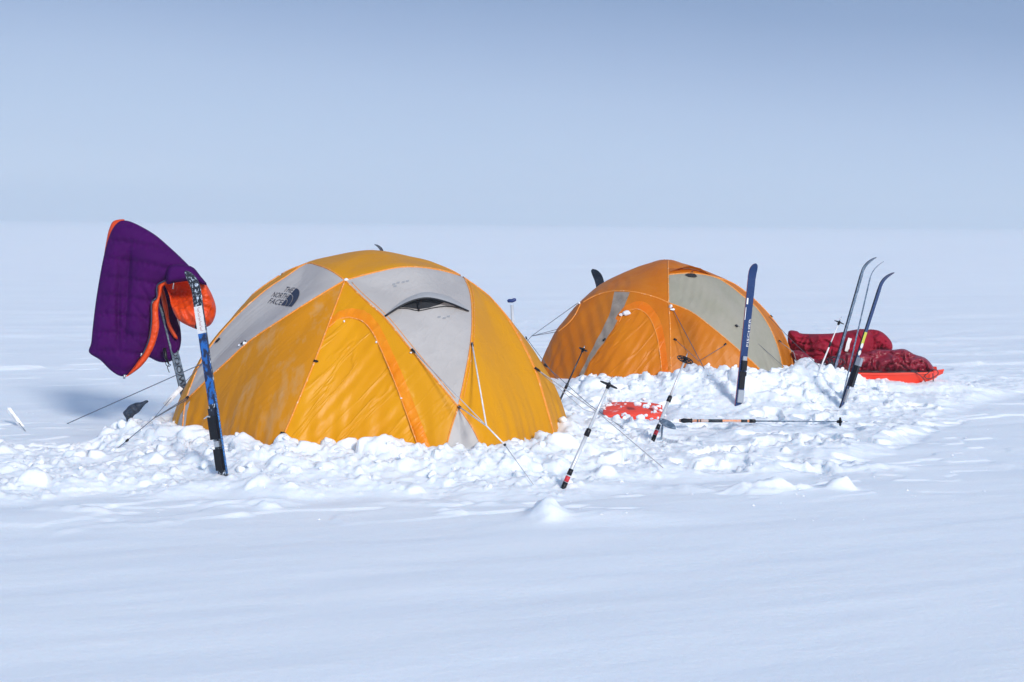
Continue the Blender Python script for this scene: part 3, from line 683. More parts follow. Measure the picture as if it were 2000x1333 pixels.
# ------------------------------------------------------------------ skis
def foot(px,py,Y0):
    """distance at which the foot seen at (px,py) meets the real snow surface"""
    d=ray(px,py+3); best=None
    for k in range(600):
        Y=max(6.5,Y0-2.5)+k*.01; p=CAM+d*(Y/d.y)
        if p.z<=H(p.x,p.y): return Y if abs(Y-Y0)<2.2 else Y0
    return Y0
def ski(bpx,Yb,tpx,Yt,w,yaw,curl,label,top,side,edge=None,bury=.25,shovel=.16,flip=1,bands=(),binding=None,text=None,tlift=1.0,group='skis stuck upright in the snow',auto=True):
    """a ski from its foot bpx to the shoulder tpx, then the shovel curling by `curl` metres"""
    if auto: Yn=foot(*bpx,Yb); Yt+=Yn-Yb; Yb=Yn
    B=P(*bpx,Yb); T=P(*tpx,Yt); A=(T-B).normalized(); W=Vector((math.cos(yaw),math.sin(yaw),0)); W=(W-A*W.dot(A)).normalized()
    N=W.cross(A).normalized()      # faces the camera side for yaw near 0
    if N.y>0 and False: N=-N
    root=empty('ski',Vector((B.x,B.y,B.z)),label,'ski',group)
    L0=(T-B).length; st=[-bury]; ns=26
    st+=[L0*i/ns for i in range(ns+1)]; secs=[(s_,w*(1-.08*math.sin(max(0,s_)/L0*math.pi)),0.0) for s_ in st]
    nt_=12
    for i in range(1,nt_+1):
        t=i/nt_; wd=w*(1.04 if t<.4 else 1.04*math.sqrt(max(.0,1-((t-.4)/.6)**2.2))+.02); secs.append((L0+shovel*(t-.12*t*t)*tlift,max(wd,.006),curl*t**2.0))
    th=.010; vs=[];fs=[];mi=[]
    for (s_,wd,c_) in secs:
        p=B+A*s_+N*c_*1.0; t2_=th*(1 if s_<L0 else .6)
        vs+=[p-W*wd/2+N*t2_/2,p+W*wd/2+N*t2_/2,p+W*wd/2-N*t2_/2,p-W*wd/2-N*t2_/2]
    b=MB(); mats=[top,side,edge or side]+[q[2] for q in bands]
    n=len(secs)
    def bandm(s_):
        for k,(a,c,_) in enumerate(bands):
            if a*L0<=s_<=c*L0: return 3+k
        return 0
    for i in range(n-1):
        o_=i*4; sm=(secs[i][0]+secs[i+1][0])/2; m0=bandm(sm)
        for (f,mm) in (((o_,o_+1,o_+5,o_+4),m0),((o_+1,o_+2,o_+6,o_+5),1),((o_+2,o_+3,o_+7,o_+6),m0 if flip<0 else 2 if edge else 1),((o_+3,o_,o_+4,o_+7),2)):
            fs.append(f); mi.append(mm)
    fs.append((0,3,2,1)); mi.append(1); fs.append(tuple((n-1)*4+k for k in range(4))); mi.append(1)
    b.v=[Vector(v) for v in vs]; b.f=fs; b.m=mi
    b.build('ski_body',mats,root,smooth=False)
    if binding:
        b=MB(); sgn=binding.get('side',1); nn=N*sgn
        for (a,c,wd,hh,mm) in binding['blocks']:
            b.box(B+A*((a+c)/2)+nn*(th/2+hh/2+.001),A*((c-a)/2),W*wd/2,nn*hh/2,mm)
        if binding.get('lever'):
            a,ln=binding['lever']; b.tube([B+A*a+nn*.012,B+A*(a+.012)+nn*(.012+ln*.7)-W*.012,B+A*(a+.002)+nn*(.012+ln)-W*.03],[.006,.005,.003],6,1)
        b.build('binding',[M['black'],M['metal'],M['skidark']],root,smooth=False)
    if text:
        s_,a,c,wd,off,mm,sg=text; tv,tf=text_mesh(s_); b=MB(); nn=N*sg
        b.add([B+A*(a+(c-a)*x)*1.0+W*(off+wd*(.5-y)*sg)+nn*(th/2+.0012) for x,y in tv],tf); b.build('lettering',mm,root,smooth=False)
    return root,B,A,W,N,L0
bl1=[(.0,.16,.046,.022,0),(.17,.19,.040,.030,1),(.20,.33,.050,.028,0),(.33,.36,.046,.036,2)]
r=ski((437,925),7.74,(389,590),7.84,.058,math.radians(-28),-.0,'','' and None or M['skiblack'],M['skibase']) if False else None
_r,B,A,W,N,L0=ski((436,926),7.74,(384,572),7.84,.056,math.radians(-28),.060,'blue and black frosted ski with a white sticker, standing before the yellow tent',M['skiblack'],M['skibase'],M['skidark'],
    bands=((.26,.38,M['skiblack']),(.38,.80,M['skiblue']),(.80,.935,M['skiblack'])),binding=dict(blocks=[(.02,.13,.046,.020,0),(.14,.17,.03,.014,1),(.18,.30,.050,.026,0),(.30,.34,.040,.018,2)],lever=(.29,.04)),shovel=.135,
    tlift=.95)
b=MB(); s0,s1_=L0*.775,L0*.925; b.box(B+A*((s0+s1_)/2)+N*.0062,A*((s1_-s0)/2),W*.0262,N*.0006); st=b.build('sticker',M['white'],_r,smooth=False)
for k,(tx,off) in enumerate((('ARCTIC CAMP SKI',.012),)) if False else []: pass
b=MB()
for k in range(26): b.box(B+A*(s0+.012+k*.0048)+N*.0071+W*(-.002 if k%5 else .006),A*.0009,W*(.0045),N*.0002)
b.build('fine_print',M['skired'],st,smooth=False)
b=MB(); rp=[B+A*(.0+.42*i/40)+W*.034+N*.012 for i in range(41)]; b.tube(rp,.0055,6); b.build('cord',mat('blue_twisted_cord',(.01,.02,.05),.5,0,50,(.03,.20,.55),160,fac=(.48,.52),stretch=(1,1,1)),_r)
_r,B2,A_,W_,N_,L2=ski((377,838),10.1,(300,520),10.1,.060,math.radians(38),.03,'slate blue lettered ski that holds up the purple sleeping bag',M['skigrey'],M['skidark'],M['skidark'],
    text=('NMWOOO AX COOOO',.20,.93,.034,.0,M['skidark'],1),auto=False,shovel=.10)
_r,*_=ski((790,720),11.2,(746,492),11.2,.045,math.radians(-62),.045,'ski tip just showing above the roof of the yellow tent',M['skidark'],M['skidark'],auto=False,shovel=.07,bury=.6)
_r,*_=ski((1196,690),13.9,(1172,556),13.9,.088,math.radians(-35),.075,'dark ski whose bent tip shows behind the left shoulder of the orange tent',M['skidark'],M['skidark'],auto=False,shovel=.17,bury=.5)
_r,B,A,W,N,L0=ski((1443,789),10.9,(1468,545),10.95,.060,math.radians(20),.035,'navy blue ski with pale lettering standing in front of the orange tent',M['skinavy'],M['skidark'],M['skired'],
    binding=dict(blocks=[(.01,.10,.045,.018,1),(.11,.20,.04,.014,0),(.20,.23,.045,.022,0),(.24,.31,.035,.028,0),(.31,.34,.03,.02,1)]),text=('FISCHER',.41,.61,.016,.017,M['white'],1),shovel=.125,bury=.3)
b=MB(); b.box(B+A*(L0*.82)+W*-.018+N*.0062,A*.022,W*.006,N*.0006); b.box(B+A*(L0*.72)+W*-.024+N*.0062,A*.045,W*.0025,N*.0006); b.build('decal',M['white'],_r,smooth=False)
_r,*_=ski((1623,745),12.1,(1684,532),12.1,.040,math.radians(50),.080,'tall grey blue ski, left of the three leaning beside the loaded sled',M['skigrey'],M['skidark'],auto=False,shovel=.155,bury=.3)
_r,*_=ski((1646,775),11.75,(1699,545),11.75,.040,math.radians(78),.070,'thin edge-on ski, middle of the three leaning beside the loaded sled',M['skinavy'],M['skigrey'],M['skigrey'],shovel=.165,bury=.3)
_r,B,A,W,N,L0=ski((1645,790),11.2,(1719,560),11.2,.042,math.radians(48),.072,'dark blue ski with yellow band and white dots standing beside the loaded sled',M['skinavy'],M['skidark'],M['skidark'],
    bands=((.50,.62,M['skiyel']),),binding=dict(blocks=[(.02,.12,.03,.014,1),(.14,.30,.035,.03,0),(.30,.36,.035,.036,1)]),shovel=.14,bury=.3)
for k,(s_,r_) in enumerate(((.50,.020),(.44,.020),(.375,.014))):
    b=MB(); c=B+A*(L0*s_)+N*.0065; b.add([c+N*0.001]+[c+(A*math.cos(a)+W*math.sin(a))*r_ for a in [2*math.pi*i/16 for i in range(16)]],[(0,i+1,(i+1)%16+1) for i in range(16)]); b.build('dot_decal',M['white'],_r,smooth=False)

# ------------------------------------------------------------------ poles
def frame(d):
    x=d.orthogonal().normalized(); return x,d.cross(x).normalized()
def pole(bpx,Yb,tpx,Yt,label,shaft,secs,basket,tip=.05,grip=None,bury=.12,group='ski poles planted basket up',lying=False,r0=.0100,r1=.0080,spokes=4,shaft2=None):
    if not lying: Yn=foot(*bpx,Yb); Yt+=Yn-Yb; Yb=Yn
    B=P(*bpx,Yb); T=P(*tpx,Yt); d=(T-B).normalized(); L_=(T-B).length; x,y=frame(d)
    root=empty('ski_pole',B.copy(),label,'ski pole',group if not lying else None)
    b=MB(); s0=-bury if not lying else 0
    b.tube([B+d*s0,B+d*L_*secs],r0,10); b.tube([B+d*L_*secs,T-d*.02],[r1*1.15,r1*.8],10,1); b.build('shaft',[shaft,shaft2 or shaft],root)
    b=MB(); b.tube([B+d*(L_*secs-.02),B+d*(L_*secs-.018),B+d*(L_*secs+.018),B+d*(L_*secs+.022)],[r0*1.1,r0*1.45,r0*1.35,r0*.9],10); b.build('locking_collar',M['black'],root)
    b=MB(); b.tube([T-d*.02,T+d*(tip*.45),T+d*tip],[.0055,.0045,.0012],8); b.build('spike',M['metal'],root)
    b=MB(); cen=T; R_=basket
    b.tube([cen+(x*math.cos(a)+y*math.sin(a))*R_ for a in [2*math.pi*i/20 for i in range(20)]],.0036,6,closed=True)
    b.tube([cen+(x*math.cos(a)+y*math.sin(a))*R_*.55 for a in [2*math.pi*i/16 for i in range(16)]],.0026,6,closed=True)
    for k in range(spokes*2):
        a=math.pi*k/spokes+.3; e=cen+(x*math.cos(a)+y*math.sin(a))*R_; b.tube([cen+d*.006,e],.0030,6)
    b.tube([cen-d*.022,cen-d*.008,cen+d*.012],[.008,.011,.007],10); b.build('basket',M['black'],root)
    if grip: grip(root,B,d,x,y,L_)
    return root
def grip_red(root,B,d,x,y,L_):
    b=MB(); b.tube([B-d*.06,B+d*.0,B+d*.025],[.012,.013,.0135],10); b.tube([B+d*.065,B+d*.098],[.0135,.012],10); b.build('grip',M['black'],root)
    b=MB(); b.tube([B+d*.028,B+d*.058],[.0128,.0128],10); b.build('red_band',M['redband'],root)
pole((1101,951),7.62,(1189,752),7.70,'nearest silver ski pole with red band, planted upside down right of the yellow tent',M['alu'],.53,.046,grip=grip_red)
pole((1276,858),9.35,(1338,703),9.55,'silver ski pole with red band, planted upside down in front of the orange tent door',M['alu'],.50,.050,grip=grip_red)
pole((1088,795),10.6,(1139,683),10.7,'black ski pole with round basket standing between the two tents',M['bpole'],.36,.030,tip=.03,r0=.0075,r1=.0055)
pole((1603,718),12.2,(1639,630),12.2,'slim white ski pole leaning beside the crimson bag on the sled',M['strap'],.5,.036,tip=.05,r0=.006,r1=.0045)
# pole lying on the snow
B0=gp(1330,841); E0=gp(1641,843); Bz=Vector((B0.x,B0.y,H(B0.x,B0.y)+.03)); 
def grip_ly(root,B,d,x,y,L_):
    b=MB(); b.tube([B,B+d*.03,B+d*.07,B+d*.085],[.006,.016,.012,.016],10); b.build('grip',M['black'],root)
    b=MB(); b.tube([B+d*.19,B+d*.28],[.0105,.0105],10); b.build('foam_grip',M['dark'],root)
    b=MB(); s0=.085; b.tube([B+d*.115,B+d*.125],.0098,10); b.tube([B+d*.135,B+d*.142],.0098,10); b.tube([B+d*.40,B+d*.44],.0098,10); b.build('print_band',M['dark'],root)
Yl=B0.y-.02
zs=max(H(lerp(B0.x,E0.x,k/30),Yl) for k in range(31))+.016
def pix_at(px,z):
    y=proj(Vector((P(px,842,Yl).x,Yl,z)))[1]; return (px,y)
pole(pix_at(1326,zs+.01),Yl,pix_at(1641,zs+.012),Yl,'orange and black ski pole lying flat on the trampled snow',M['opole'],.455,.026,tip=.05,grip=grip_ly,lying=True,bury=0,r0=.0088,r1=.0042,shaft2=M['skigrey'])

# shovel with blue T grip behind the yellow tent
sh=empty('snow_shovel',P(1006,760,10.9),'blue T-shaped shovel grip rising behind the right side of the yellow tent','shovel')
b=MB(); b.tube([P(1006,760,10.9),P(1000,596,10.9)],.011,10); b.build('shaft',M['alu'],sh)
b=MB(); b.tube([P(991,589,10.9),P(994,588,10.9),P(1000,588,10.9),P(1005,586,10.9),P(1008,586,10.9)],[.008,.013,.013,.013,.008],10); b.build('grip',M['blueh'],sh)

# ice axe head by the second pole
ia=empty('ice_axe',gp(1291,852),'grey ice axe head sticking out of the snow at the foot of a silver pole','ice axe')
p0=P(1291,821,9.25); p1=P(1320,838,9.15)
b=MB(); b.tube([gp(1291,856)+Vector((0,0,-.05)),P(1294,830,9.3)],.010,8,flat=.6); b.build('shaft',M['skigrey'],ia)
b=MB(); dd=(p1-p0).normalized(); sd=dd.cross(Vector((0,-.6,.8))).normalized(); up_=sd.cross(dd)
vs=[];n_=10
for i in range(n_+1):
    t=i/n_; c=p0+(p1-p0)*t; wv=.026*math.sin(math.pi*min(1,.15+t*.85))**.7; vs+=[c+sd*wv+up_*.004,c-sd*wv+up_*.004,c-sd*wv-up_*.004,c+sd*wv-up_*.004]
fs=[(0,3,2,1),tuple(n_*4+k for k in range(4))]
for i in range(n_):
    o_=i*4; fs+=[(o_+k,o_+(k+1)%4,o_+4+(k+1)%4,o_+4+k) for k in range(4)]
b.add(vs,fs); b.tube([p0-dd*.012,p0+dd*.004],[.006,.014],8); b.build('head',M['skigrey'],ia)

# ------------------------------------------------------------------ puffed fabric
def smoothpoly(poly,k=5):
    n=len(poly); out=[]
    for i in range(n):
        a,b_,c,d=poly[i-1],poly[i],poly[(i+1)%n],poly[(i+2)%n]
        for j in range(k):
            t=j/k; out.append(tuple(.5*(2*b_[q]+(c[q]-a[q])*t+(2*a[q]-5*b_[q]+4*c[q]-d[q])*t*t+(-a[q]+3*b_[q]-3*c[q]+d[q])*t**3) for q in (0,1)))
    return out
def puff(poly,Y,T,rim,front=None,step=4,yfun=None,k=4,back=1.0):
    """a filled bag: measured outline at distance Y, thickness T, rounded over `rim` px. returns MB"""
    pl=smoothpoly(poly,k) if k else poly; V=list(pl); n=len(V); E=[(i,(i+1)%n) for i in range(n)]
    xs=[p[0] for p in V]; ys=[p[1] for p in V]; gx,gy=np.meshgrid(np.arange(min(xs),max(xs),step),np.arange(min(ys),max(ys),step)); gx=gx.copy(); gx[1::2]+=step/2
    gx,gy=gx.ravel(),gy.ravel(); ok=inside(gx,gy,pl)&(seg_dist(gx,gy,pl)>step*.5); V+=list(zip(gx[ok],gy[ok]))
    ov,_,of,_,_,_=delaunay_2d_cdt([Vector(p) for p in V],E,[],1,1e-5)
    X_=np.array([p.x for p in ov]); Y_=np.array([p.y for p in ov]); dd=np.where(inside(X_,Y_,pl),seg_dist(X_,Y_,pl),0)
    vs=[];N_=len(ov)
    for sgn in (1,-1):
        for i in range(N_):
            t=min(dd[i]/rim,1); hgt=T*math.sqrt(max(0,1-(1-t)**2)); x,y=X_[i],Y_[i]
            yy=Y+(yfun(x,y) if yfun else 0)
            ex_=front(x,y,dd[i])*smooth_s(dd[i]/6) if (front and sgn>0) else 0
            vs.append(P(x,y,yy-(hgt*sgn*(1 if sgn>0 else back))-ex_))
    b=MB(); b.add(vs,[tuple(f) for f in of]+[tuple(N_+i for i in f[::-1]) for f in of])
    # weld the outline
    bmx=bmesh.new(); vv=[bmx.verts.new(v) for v in b.v]; 
    for f in b.f:
        try: bmx.faces.new([vv[i] for i in f])
        except ValueError: pass
    bmesh.ops.remove_doubles(bmx,verts=bmx.verts,dist=.0004); bmesh.ops.recalc_face_normals(bmx,faces=bmx.faces); bmx.verts.index_update()
    c=MB(); c.add([v.co.copy() for v in bmx.verts],[tuple(v.index for v in f.verts) for f in bmx.faces]); bmx.free(); return c
def nz(x,y,s,seed=0): return noise.noise(Vector((x/s,y/s,seed*7.3)))
SB=empty('sleeping_bag',P(300,640,9.9),'purple sleeping bag with orange lining hung over a ski to air','sleeping bag')
def folds(x,y,d):
    cx_=250-(y-430)*.05; r=-.040*math.exp(-((x-cx_)/16)**2)*smooth_s((y-450)/70)*smooth_s((705-y)/90)-.018*math.exp(-((x-cx_-6)/3.5)**2)*smooth_s((y-450)/60)*smooth_s((700-y)/100)
    r-=.016*math.exp(-((x-cx_+10-(y-560)*.02)/3.2)**2)*smooth_s((y-500)/50)*smooth_s((690-y)/60)
    q=y-.0009*(x-245)**2*1.0-(x-200)*.12
    r-=.014*abs(math.cos(q/36*math.pi))**8+.004*math.sin(x*.55+3*nz(x,y,20,9))*abs(math.cos(q/36*math.pi))**4
    r+=.012*nz(x,y*.5,34,1)+.003*nz(x,y,12,2)+.0022*nz(x*1.6,y*.5,5,3)
    for (x0,y0,x1,y1) in ((262,598,300,650),(235,640,300,700),(228,560,232,680),(275,560,300,600)):
        ex_,ey_=x1-x0,y1-y0; t=max(0,min(1,((x-x0)*ex_+(y-y0)*ey_)/(ex_*ex_+ey_*ey_))); dd=math.hypot(x-x0-t*ex_,y-y0-t*ey_); r-=.012*math.exp(-(dd/4.5)**2)
    return r
big=[(241,431),(262,436),(300,457),(330,482),(360,510),(388,540),(403,560),(388,556),(352,546),(330,548),(309,556),(308,566),(306,580),(297,592),(295,625),(291,660),(280,690),(262,718),(246,734),(232,734),(214,722),(196,704),(174,689),(178,670),(181,640),(187,590),(195,540),(204,495),(216,455),(228,437)]
puff(big,9.88,.065,46,folds,3).build('shell',M['purple'],SB)
# orange strip behind the left edge and lining lip along the zip
lip=[(222,432),(243,429),(236,440),(222,462),(211,500),(204,535),(199,540),(203,500),(208,470),(213,448)]
puff(lip,9.93,.020,6,None,3).build('lining_edge',M['lining'],SB,label='orange lining folded out at the top left')
lip2=[(309,556),(322,549),(345,547),(346,553),(325,556),(318,562),(316,572),(311,590),(309,610),(311,640),(303,672),(291,697),(276,716),(258,730),(246,736),(262,716),(279,690),(290,660),(295,625),(297,594),(306,582),(308,568)]
puff(lip2,9.84,.022,6,lambda x,y,d:.004*nz(x,y,6,4),3).build('lining_edge',M['lining'],SB,label='orange lining lip beside the long zip')
b=MB(); zp=cr([(345,544),(325,548),(309,556),(306,566),(307,577),(304,585),(296,592),(296,625),(292,660),(281,688),(275,696)],5); b.tube([P(x,y,9.815) for x,y in zp],.0045,6); zz=b.build('zip',M['zip'],SB)
b=MB(); b.tube([P(340,546,9.79),P(339,556,9.785),P(338,565,9.785)],[.004,.003,.006],6); b.tube([P(277,690,9.79),P(275,696,9.79)],.005,6); b.tube([P(244,732,9.84),P(242,740,9.84)],.008,6); b.build('zip_pull',M['metal'],zz)
b=MB(); b.tube([P(x,y,9.80) for x,y in cr([(343,547),(352,545),(372,543),(392,546),(402,554)],5)],.0055,6); b.build('hood_zip',M['zip'],SB)
def bowl(x,y,d):
    a=((x-352)/40)**2+((y-573)/30)**2; r=-.21*math.exp(-(((x-347)/34)**2+((y-568)/27)**2)**1.2)+.035*smooth_s((x-378)/22)*smooth_s((418-x)/14)
    r+=.011*math.sin(math.atan2(y-556,x-340)*26+2*nz(x,y,20,5))*smooth_s(d/10)+.005*nz(x,y,9,6)
    return r
hood=[(322,553),(345,548),(372,548),(398,552),(409,566),(418,586),(422,604),(419,622),(410,636),(397,641),(386,644),(366,636),(349,626),(340,612),(334,596),(331,580),(326,566)]
puff(hood,9.90,.060,20,bowl,3,back=3.4).build('hood_lining',M['lining'],SB)
puff([(330,520),(372,520),(392,540),(404,556),(396,556),(375,549),(345,552),(325,554)],9.80,.075,10,None,4).build('hood_shell',M['purple'],SB)
backf=[(314,560),(330,552),(336,575),(338,600),(346,622),(352,640),(354,665),(349,688),(340,702),(326,708),(310,707),(295,700),(280,690),(295,660),(300,620),(304,590)]
puff(backf,10.13,.045,16,lambda x,y,d:.012*nz(x,y*.6,12,7),4).build('rear_flap',M['purple'],SB)
puff([(314,566),(320,566),(328,600),(332,630),(345,655),(347,662),(340,660),(328,640),(322,615),(316,590)],10.06,.012,5,None,3).build('lining_edge',M['lining'],SB)
b=MB(); b.tube([P(x,y,10.05) for x,y in cr([(323,706),(325,714),(331,716),(333,712),(327,716),(329,724),(331,728),(328,722)],4)],.0025,5); b.tube([P(321,680,10.02),P(324,700,10.02),P(330,712,10.02)],[.012,.010,.004],6); b.build('draw_cord',M['black'],SB)
b=MB(); b.add([P(346,624,9.98),P(351,627,9.98),P(352,640,9.98),P(349,634,9.98)],[(0,1,2,3)]); b.build('care_tag',M['white'],SB)
b=MB(); b.add([P(385,624,9.832),P(388,624,9.832),P(390,644,9.835),P(380,641,9.835)],[(0,1,2,3)]); b.build('hood_patch',M['black'],SB)

# ------------------------------------------------------------------ loaded sled
YS=12.55
SLD=empty('sled',G(1720,748,.06),'long orange red plastic sled loaded with bags at the right','sled')
def sled_hull(x0,x1,Y0,wd):
    """lofted tray: rails, sloping sides, raised pointed nose at the right"""
    b=MB(); n=24; prof=[]; vs=[]
    for i in range(n+1):
        t=i/n; x=x0+(x1-x0)*t; nose=smooth_s((t-.86)/.14); hw=wd/2*(1-.55*nose); z0=.098+.085*nose; z1=.208+.006*nose-.018*math.sin(math.pi*t)
        row=[(-hw-.012,z1-.008),(-hw-.012,z1+.006),(-hw,z1+.006),(-hw*.86,z0+.012),(-hw*.8,z0+.004),(hw*.8,z0+.004),(hw*.86,z0+.012),(hw,z1+.006),(hw+.012,z1+.006),(hw+.012,z1-.008),(hw+.004,z1-.006),(hw*.87,z0),(-hw*.87,z0),(-hw-.004,z1-.006)]
        vs+=[Vector((x,Y0+a,z)) for a,z in row]; m_=len(row)
    fs=[]
    for i in range(n):
        for k in range(m_): fs.append((i*m_+k,i*m_+(k+1)%m_,(i+1)*m_+(k+1)%m_,(i+1)*m_+k))
    fs.append(tuple(range(m_))); fs.append(tuple(n*m_+k for k in reversed(range(m_)))); b.add(vs,fs); return b
xl,xr=P(1560,740,YS).x,P(1836,725,YS).x
sled_hull(xl,xr,YS,.46).build('hull',M['sled'],SLD,smooth=False)
b=MB(); b.tube([P(x,y,YS-.24) for x,y in cr([(1820,722),(1814,728),(1806,735),(1812,740),(1822,738),(1832,731),(1830,724),(1822,722)],4)],.0035,5); b.tube([P(x,y,YS-.25) for x,y in cr([(1780,724),(1795,732),(1804,741),(1808,748)],4)],.003,5)
b.tube([P(1822,730,YS-.26),P(1823,748,YS-.26)],.004,5); b.tube([P(1638,722,YS-.26),P(1640,735,YS-.26),P(1644,722,YS-.26),P(1646,738,YS-.26)],.003,5); b.build('tow_cord',M['dark'],SLD)
def wr(seed,s,a):
    def f(x,y,d):
        wx=x+s*.8*nz(x,y,s*1.3,seed+5); wy=y+s*.8*nz(x,y,s*1.3,seed+6)
        v=a*.9*nz(wx,wy,s,seed)
        r1=max(0,1-abs(nz(wx*.8+wy*.5,wy*1.5-wx*.3,s*1.1,seed+2))*6)**1.5; r2=max(0,1-abs(nz(wx*1.2,wy-.6*wx,s*.6,seed+3))*5)**1.5
        return v-a*.9*r1+a*.55*r2+a*.25*nz(x,y,s*.22,seed+4)
    return f
cb=[(1540,648),(1556,647),(1568,652),(1620,652),(1650,648),(1680,643),(1696,646),(1708,660),(1712,678),(1706,700),(1690,712),(1660,716),(1630,722),(1600,722),(1575,712),(1552,692),(1540,675)]
o=puff(cb,12.62,.14,44,wr(11,40,.062),2.4).build('duffel_bag',M['dkred'])
tag(o,'crimson fabric duffel bag lying along the sled behind the tall skis','bag')
o2=puff([(1693,646),(1712,645),(1727,652),(1741,668),(1743,682),(1736,686),(1715,688),(1698,688),(1690,670)],12.72,.13,22,wr(15,22,.045),2.4).build('stuff_sack',M['dkred'])
tag(o2,'dark red round stuff sack at the right end of the crimson duffel','bag')
o3=puff([(1640,693),(1660,688),(1690,688),(1712,683),(1740,684),(1766,682),(1785,692),(1806,699),(1818,710),(1824,722),(1815,727),(1770,728),(1720,728),(1680,727),(1640,725),(1612,720),(1610,706),(1622,697)],12.42,.12,28,wr(19,30,.060),2.4).build('sled_cover',M['maroon'])
tag(o3,'glossy maroon nylon cover bulging over the front load of the sled','cover')
o4=puff([(1545,690),(1560,684),(1590,700),(1625,712),(1640,722),(1636,740),(1610,735),(1580,722),(1555,706)],12.38,.08,18,wr(23,22,.040),2.4).build('stuff_sack',M['maroon'])
tag(o4,'shiny maroon sack slumping down to the snow beside the orange tent','bag')
b=MB(); b.add([P(1657,660,12.43),P(1664,662,12.43),P(1660,672,12.43),P(1658,688,12.43),P(1650,686,12.43),P(1653,672,12.43)],[(0,1,2,3),(0,3,4,5)]); x_=b.build('care_tag',M['white'],None); x_.parent=o
b=MB(); random.seed(3)
for k in range(5):
    c=P(1612+k*7,706+3*math.sin(k*2.1),12.25); r_=.022+.014*random.random(); pts=[c+Vector((math.cos(a)*r_*1.2,.02*math.sin(a*2+k),math.sin(a)*r_)) for a in [2*math.pi*i/18 for i in range(18)]]; b.tube(pts,.004,5,closed=True)
o5=b.build('rope_coil',M['dark']); tag(o5,'tangle of black rope at the rear end of the sled','rope')

# ------------------------------------------------------------------ sleds half buried
def ridge_sled(name,px,Yc,label,wx,wy,tilt,yaw,zc):
    c=P(*px,Yc); n=48; mY=10; vs=[];fs=[]
    R3=Matrix.Rotation(yaw,3,'Z')@Matrix.Rotation(tilt,3,'X')
    for j in range(mY+1):
        for i in range(n+1):
            u=i/n*2-1; v=j/mY*2-1; z=.016*(1-v*v)+(.0 if abs((j+1)%3)>0 else .011)-.02*abs(u)**4; z-=.0*u
            vs.append(c+R3@Vector((u*wx,v*wy,z+zc)))
    k0=len(vs)
    for i in range(n+1): u=i/n*2-1; vs.append(c+R3@Vector((u*wx,-wy-.012,-.055-.02*abs(u)**4+zc)))
    for j in range(mY):
        for i in range(n): a=j*(n+1)+i; fs.append((a,a+1,a+n+2,a+n+1))
    b=MB(); b.add(vs[:k0],fs,0); fr_=[(i,k0-0+i-0,0) for i in range(0)]
    b.add(vs[:n+1]+vs[k0:],[(i,n+1+i,n+2+i,i+1) for i in range(n)],1)
    o=b.build(name,[M['sledf'],M['sled']]); md=o.modifiers.new('thick','SOLIDIFY'); md.thickness=.006; tag(o,label,'sled',None); return o
hz_=gp(1236,805)
ridge_sled('sled',(1236,797),hz_.y+.06,'red ribbed sled bottom half buried in snow between the poles',.205,.17,math.radians(10),math.radians(-5),-.010)
hz2=gp(1092,768)
ridge_sled('sled',(1088,762),hz2.y-.02,'red sled edge poking from the snow between the two tents',.075,.06,math.radians(16),math.radians(14),.05)
its=[]
for k in range(110):
    q=P(RNG.uniform(1176,1296),RNG.choice([812,815,818,772,776]) if k%3 else RNG.uniform(780,800),hz_.y+.06); 
    px_=RNG.uniform(1172,1300); py_=RNG.choice([808,812,816,820])+RNG.uniform(-3,3) if k%2 else RNG.uniform(770,800); q=gp(px_,py_)
    its.append((q.x,q.y,q.z+.01,RNG.uniform(.008,.028)))
for k in range(14): q=gp(RNG.uniform(1080,1125),RNG.uniform(764,785)); its.append((q.x,q.y,q.z+.01,RNG.uniform(.012,.03)))
for k in range(26):
    px_=1176+118*RNG.random()**1.6; py_=RNG.uniform(779,803); p=P(px_,py_,hz_.y+.02+(803-py_)*.010); r=RNG.uniform(.008,.026)
    its.append((p.x,p.y,p.z,r))
o=lumps('snow_chunks',its,M['snow']); tag(o,'small snow lumps lying over the buried red sleds','snow',kind='stuff')

# ------------------------------------------------------------------ small things at the left
q=gp(250,830); D0=q.y
po=empty('pouch',q,'small dark tapered pouch on a short stub in the snow left of the yellow tent','pouch')
puff([(240,807),(246,800),(252,793),(265,787),(275,786),(286,782),(290,785),(284,790),(278,797),(272,805),(262,812),(258,820),(258,830),(249,830),(246,818)],D0,.03,8,wr(31,9,.010),1.6).build('body',mat('dark_navy_cloth',(.012,.018,.035),.6,.6,80,(.03,.05,.09),40),po)
b=MB(); b.tube([P(253,814,D0-.03),P(253,826,D0-.01),P(253,838,D0)],[.010,.012,.012],8); b.build('stub',M['dark'],po)
sk=empty('snow_stake',gp(40,830),'grey snow stake leaning in the snow at the far left','stake')
a_,c_=gp(42,833),None; top_=P(15,797,a_.y+.02); d_=(top_-a_).normalized(); s_=d_.cross(Vector((0,-1,0))).normalized(); n_=s_.cross(d_)
b=MB(); L_=(top_-a_).length
vs=[]
for t in (-.3,0,.5,.93,1.0):
    w_=.016 if t<1 else .008; p=a_+d_*L_*t; vs+=[p-s_*w_,p+n_*.006,p+s_*w_,p+s_*w_-n_*.003,p+n_*.003,p-s_*w_-n_*.003]
b.add(vs,[(i*6+k,i*6+(k+1)%6,(i+1)*6+(k+1)%6,(i+1)*6+k) for i in range(4) for k in range(6)]+[tuple(24+k for k in range(6))]); b.build('blade',M['alu'],sk,smooth=False)
b=MB(); b.tube([a_+d_*L_*.2,gp(50,843)],.002,5); b.build('stake_cord',M['dcord'],sk)

